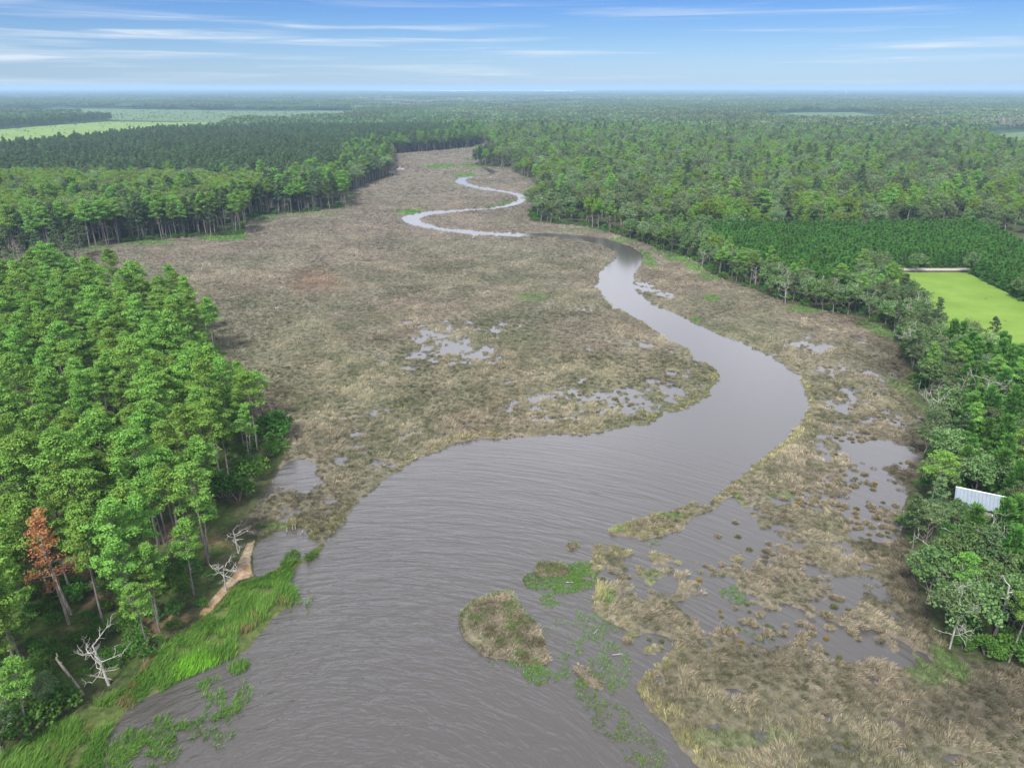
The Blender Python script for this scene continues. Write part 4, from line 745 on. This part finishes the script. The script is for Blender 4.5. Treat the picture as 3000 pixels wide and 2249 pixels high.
# ------------------------------------------------------------------ single things
def at(u, v, zz=.25): q = px2w([(u, v)])[0]; return (q[0], q[1], zz)
def thing(name, loc, rz, label, cat_):
    o = bpy.data.objects.new(name, None); COL.objects.link(o); o.location = loc; o.rotation_euler = (0, 0, rz); o['label'] = label; o['category'] = cat_; return o
T, C = pine(903, H=18.5, lo=.42, cr=2.3, pads=40, spr=30, ln=.5, wd=.2, lean=.03)
make('pine_tree', [('trunk', T.mesh('trunk', M_SNAG, True)), ('crown', C.mesh('crown', M_RUST))], at(205, 1835), 1.0, .4, 'dead pine with a rust-red needle crown amid the green pines', 'pine')
def snag(name, loc, H, lean, rad, seed, limbs, label, m, lo=.5, spread=.5, depth=3, wig=.3):
    r = np.random.default_rng(seed); T = MB(); B = MB(); ax = path((0, 0, -.3), (lean[0], lean[1], 1), H, 8, r, .03); tube(T, ax, np.linspace(rad, rad*.45, 9), 8)
    for k in range(limbs):
        i = min(8, int((lo+(1-lo)*(k+.5)/limbs)*8+.5)); snag_limb(B, ax[i], k*2.4+r.normal(0, .3), r.uniform(.0, .8), H*spread*r.uniform(.5, 1.0), rad*.5, r, depth, wig)
    return make(name, [('trunk', T.mesh('trunk', m, True))]+([('limbs', B.mesh('limbs', m, True))] if B.n else []), loc, 1.0, 0, label, 'dead tree')
snag('dead_tree', at(212, 1807), 12.5, (-.16, .02), .26, 31, 4, 'broken-topped bare trunk with orange bark in front of the rust-red pine', M_SNAG, .75, .14, 1)
snag('dead_tree', at(322, 2012), 6.8, (-.12, .05), .2, 36, 9, 'large bleached dead tree with twisted white limbs above the reed belt', M_DEAD, .3, .62, 3, .42)
snag('dead_tree', at(246, 2040), 7.2, (-.3, .0), .26, 37, 2, 'stout broken snag leaning beside the bleached twisted tree', M_SNAG, .9, .12, 1)
snag('dead_tree', at(662, 1735), 5.5, (.1, .0), .16, 41, 8, 'white twisted snag at the sandy strip by the reeds', M_DEAD, .4, .6, 3, .38)
snag('dead_tree', at(700, 1625), 5.0, (-.05, .0), .15, 43, 7, 'white forked snag above the orange sand of the inlet', M_DEAD, .4, .6, 3, .38)
snag('dead_tree', at(2908, 1872), 9.5, (.12, .02), .24, 47, 7, 'white dead trunk with short stub limbs among the oaks by the dark marsh edge', M_DEAD, .45, .22, 2)
for n_, (uu, vv, H_, lab) in enumerate([(2780,1905,7.5,'sprawling white dead oak at the foot of the lower oak wood'),(2800,1800,7.0,'bare white oak crown rising over the dark marsh edge'),(2690,1690,6.5,'white dead tree reaching over the dark marsh edge below the roof'),(2870,1250,11.5,'white antler-like dead crown rising from the oaks below the mown field'),(2725,1290,9.5,'slim white bent snag at the marsh edge below the antler-like dead crown'),(2300,895,9.,'pale fallen-limbed dead tree beside the bright reeds at the marsh bend'),(2055,790,8.,'small white snag where the plantation meets the river bend'),(2440,918,8.5,'grey spreading dead tree at the marsh edge short of the mown field')]):
    snag('dead_tree', at(uu, vv), H_, (.05*(-1)**n_, .02), .13, 60+n_, 10, lab, M_DEAD, .3, .55, 4, .32)
# house roof in the trees
M_ROOF = plain_mat('metal_roof', (.15,.185,.215), .45, .12, .2); M_WALLH = plain_mat('house_siding', (.20,.19,.17), .8, .1); M_GLASS = plain_mat('dark_glass', (.03,.035,.04), .1, .1); M_TRIMH = plain_mat('white_trim', (.7,.7,.68), .6, .05)
def boxm(mb, c, s, v=.5):
    c = np.array(c); s = np.array(s)/2; V = np.array([[i, j, k] for i in (-1, 1) for j in (-1, 1) for k in (-1, 1)])*s+c
    mb.add(V, [[0, 1, 3, 2], [4, 6, 7, 5], [0, 4, 5, 1], [2, 3, 7, 6], [0, 2, 6, 4], [1, 5, 7, 3]], v)
def part(nm, m, parent, fn, smooth=False):
    mb = MB(); fn(mb); return link(nm, mb.mesh(nm, m, smooth), parent)
h = thing('house', (HOUSE[0], HOUSE[1], .3), R(-28), 'house with a pale blue-grey metal roof showing between the oaks', 'house')
part('wall', M_WALLH, h, lambda b: boxm(b, (0, 0, 1.6), (8, 5.6, 3.2)))
def gable(b):
    V = []; 
    for yy, zz in ((-3.2, 3.1), (0, 4.9), (3.2, 3.1), (3.2, 3.22), (0, 5.04), (-3.2, 3.22)): V += [(-4.5, yy, zz), (4.5, yy, zz)]
    V = np.array(V); F = [[0, 2, 3, 1], [2, 4, 5, 3], [4, 6, 7, 5], [6, 8, 9, 7], [8, 10, 11, 9], [10, 0, 1, 11]]; b.add(V, F); b.add(V, [[0, 10, 8, 2], [2, 8, 6, 4], [1, 3, 9, 11], [3, 5, 7, 9]])
    for s in np.arange(-4.3, 4.4, .6):
        for sg in (-1, 1): tube(b, [(s, sg*3.2, 3.24), (s, 0, 5.06)], .03, 4)
rf = part('roof', M_ROOF, h, gable); part('ridge_cap', M_TRIMH, rf, lambda b: tube(b, [(-4.5, 0, 5.08), (4.5, 0, 5.08)], .09, 6))
for xx in (-2.4, 2.4):
    wn = part('window', M_TRIMH, h, lambda b: boxm(b, (xx, -2.83, 1.7), (1.3, .1, 1.5))); part('pane', M_GLASS, wn, lambda b: boxm(b, (xx, -2.89, 1.7), (1.06, .06, 1.26)))
part('door', M_GLASS, h, lambda b: boxm(b, (0, -2.84, 1.05), (1.0, .12, 2.1)))
# boat and shed at the far marsh edge
M_WHITE = plain_mat('white_paint', (.46,.46,.47), .4, .05); M_GREYW = plain_mat('grey_boards', (.10,.097,.093), .85, .2)
p = at(1173, 500, .5); b = thing('boat', p, R(20), 'small white boat drawn up on grass at the far marsh edge', 'boat')
def hull(mb):
    n = 9; xs_ = np.linspace(-3.6, 3.8, n); V = []
    for q, xx in enumerate(xs_):
        f = 1-(max(0, q-3)/(n-4+.001))**2.2; w = 1.35*max(f, .02)
        V += [(xx, -w, 1.25+.04*q), (xx, -w*.75, .35), (xx, 0, .1+.02*q), (xx, w*.75, .35), (xx, w, 1.25+.04*q), (xx, w*.85, 1.2+.04*q), (xx, 0, .8), (xx, -w*.85, 1.2+.04*q)]
    F = [[i*8+j, i*8+(j+1) % 8, (i+1)*8+(j+1) % 8, (i+1)*8+j] for i in range(n-1) for j in range(8)]; mb.add(V, F); mb.add(V, [list(range(8))])
part('hull', M_WHITE, b, hull, False); part('console', M_WHITE, b, lambda m: (boxm(m, (-.3, 0, 1.5), (1.1, .9, 1.4)), boxm(m, (-.3, 0, 2.6), (2.0, 1.8, .1)), [boxm(m, (-.3+sx, sy, 2.0), (.07, .07, 1.2)) for sx in (-.8, .8) for sy in (-.7, .7)]))
part('outboard_motor', M_GLASS, b, lambda m: (boxm(m, (-3.9, 0, 1.5), (.5, .5, .8)), boxm(m, (-3.95, 0, .7), (.22, .2, 1.1))))
s = thing('shed', at(1149, 516, .4), R(15), 'small grey shed under the trees near the white boat', 'shed')
part('wall', M_GREYW, s, lambda m: boxm(m, (0, 0, 1.2), (4.6, 3.6, 2.4)))
def shroof(m):
    V = np.array([(-2.6, -2.1, 2.3), (2.6, -2.1, 2.3), (2.6, 0, 3.5), (-2.6, 0, 3.5), (-2.6, 2.1, 2.3), (2.6, 2.1, 2.3), (-2.6, -2.1, 2.42), (2.6, -2.1, 2.42), (2.6, 0, 3.62), (-2.6, 0, 3.62), (-2.6, 2.1, 2.42), (2.6, 2.1, 2.42)])
    m.add(V, [[0, 3, 2, 1], [3, 4, 5, 2], [6, 7, 8, 9], [9, 8, 11, 10], [0, 1, 7, 6], [4, 10, 11, 5], [1, 2, 8, 7], [2, 5, 11, 8], [3, 0, 6, 9], [4, 3, 9, 10]])
part('roof', M_GREYW, s, shroof); part('door', M_GLASS, s, lambda m: boxm(m, (.4, -1.84, 1.0), (1.2, .1, 2.0)))
# radio mast far off: legs and braces
mx_, my_ = px2w([(2478, 281)])[0]; mst = thing('radio_mast', (mx_, my_, 0), 0, 'thin lattice radio mast standing far off in the blue forest', 'mast')
def lattice(mb):
    for q in range(3): a = q*2.094; tube(mb, [(math.cos(a)*2.2, math.sin(a)*2.2, 0), (math.cos(a)*1.4, math.sin(a)*1.4, 90)], .45, 4)
    for z0 in np.arange(0, 88, 8):
        for q in range(3): a = q*2.094; b_ = a+2.094; tube(mb, [(math.cos(a)*2, math.sin(a)*2, z0), (math.cos(b_)*2, math.sin(b_)*2, z0+8)], .22, 4)
part('lattice_tower', plain_mat('mast_paint', (.6,.58,.58), .6, .1), mst, lattice)
part('antenna', M_WHITE, mst, lambda m: tube(m, [(0, 0, 89), (0, 0, 97)], .5, 5))
# pilings, drift logs, pale debris
for n_, (uu, vv, hh) in enumerate([(841,1556,.75),(858,1550,.9),(866,1549,1.1),(886,1560,.55)]):
    mb = MB(); r = np.random.default_rng(n_); tube(mb, path((0, 0, -.4), (r.normal(0, .06), r.normal(0, .06), 1), hh+.4, 3, r, .02), [.13, .13, .12, .11], 8)
    o = link('piling', mb.mesh('piling', M_SNAG, True)); o.location = at(uu, vv, 0); o['category'] = 'piling'
    o['label'] = ['old dark piling standing nearest the reeds in the inlet', 'middle-height dark piling second from the sand in the inlet', 'tallest dark piling in the row across the inlet', 'shortest dark piling in the row across the inlet'][n_]
LOGS = [(1746,1851,1.3,.9,'thin pale log lying in the weedy shallows by the tussock bank'),(1669,1708,1.4,-.25,'short pale log beside the green weed mat of the small island'),(1810,1918,1.5,.1,'bleached log caught on weeds at the marsh tip'),(275,1965,2.2,1.2,'slim white log lying on brown ground behind the leaning snag'),(285,1990,5.5,-.2,'dark fallen trunk lying behind the reed belt'),(2700,1635,3.0,.1,'pale drift log at the dark marsh edge')]
for uu, vv, L_, a_, lab in LOGS:
    r = np.random.default_rng(int(uu)); mb = MB(); P = path((-L_/2, 0, 0), (1, 0, 0), L_, 5, r, .07); P[:, 2] = np.clip(P[:, 2], -.03, .12); tube(mb, P, np.linspace(.07, .03, 6)*(2.6 if L_ > 5 else 1), 7)
    i_ = 3; snag_limb(mb, P[i_], 1.0, .5, L_*.25, .04, r, 1)
    o = link('drift_log', mb.mesh('drift_log', M_SNAG if L_ > 5 else M_DEAD, True)); wx, wy, _ = at(uu, vv); q = float(height(np.array([wx]), np.array([wy]))[0]); o.location = (wx, wy, max(q, 0)+.12); o.rotation_euler = (0, 0, a_); o['label'] = lab; o['category'] = 'log'
# ------------------------------------------------------------------ air: far things fade to blue
mb = MB(); boxm(mb, (0, 30000, 49), (140000, 140000, 102)); hz = bpy.data.materials.new('air'); hz.use_nodes = True; t = hz.node_tree; t.nodes.clear()
o_ = t.nodes.new('ShaderNodeOutputMaterial'); pv = t.nodes.new('ShaderNodeVolumePrincipled'); pv.inputs['Density'].default_value = 1.15e-4; pv.inputs['Color'].default_value = (.34, .52, .72, 1); pv.inputs['Anisotropy'].default_value = 0.0
t.links.new(pv.outputs[0], o_.inputs['Volume']);
link('haze', mb.mesh('haze', hz), kind='stuff', label='thin blue haze filling the air over the whole landscape')
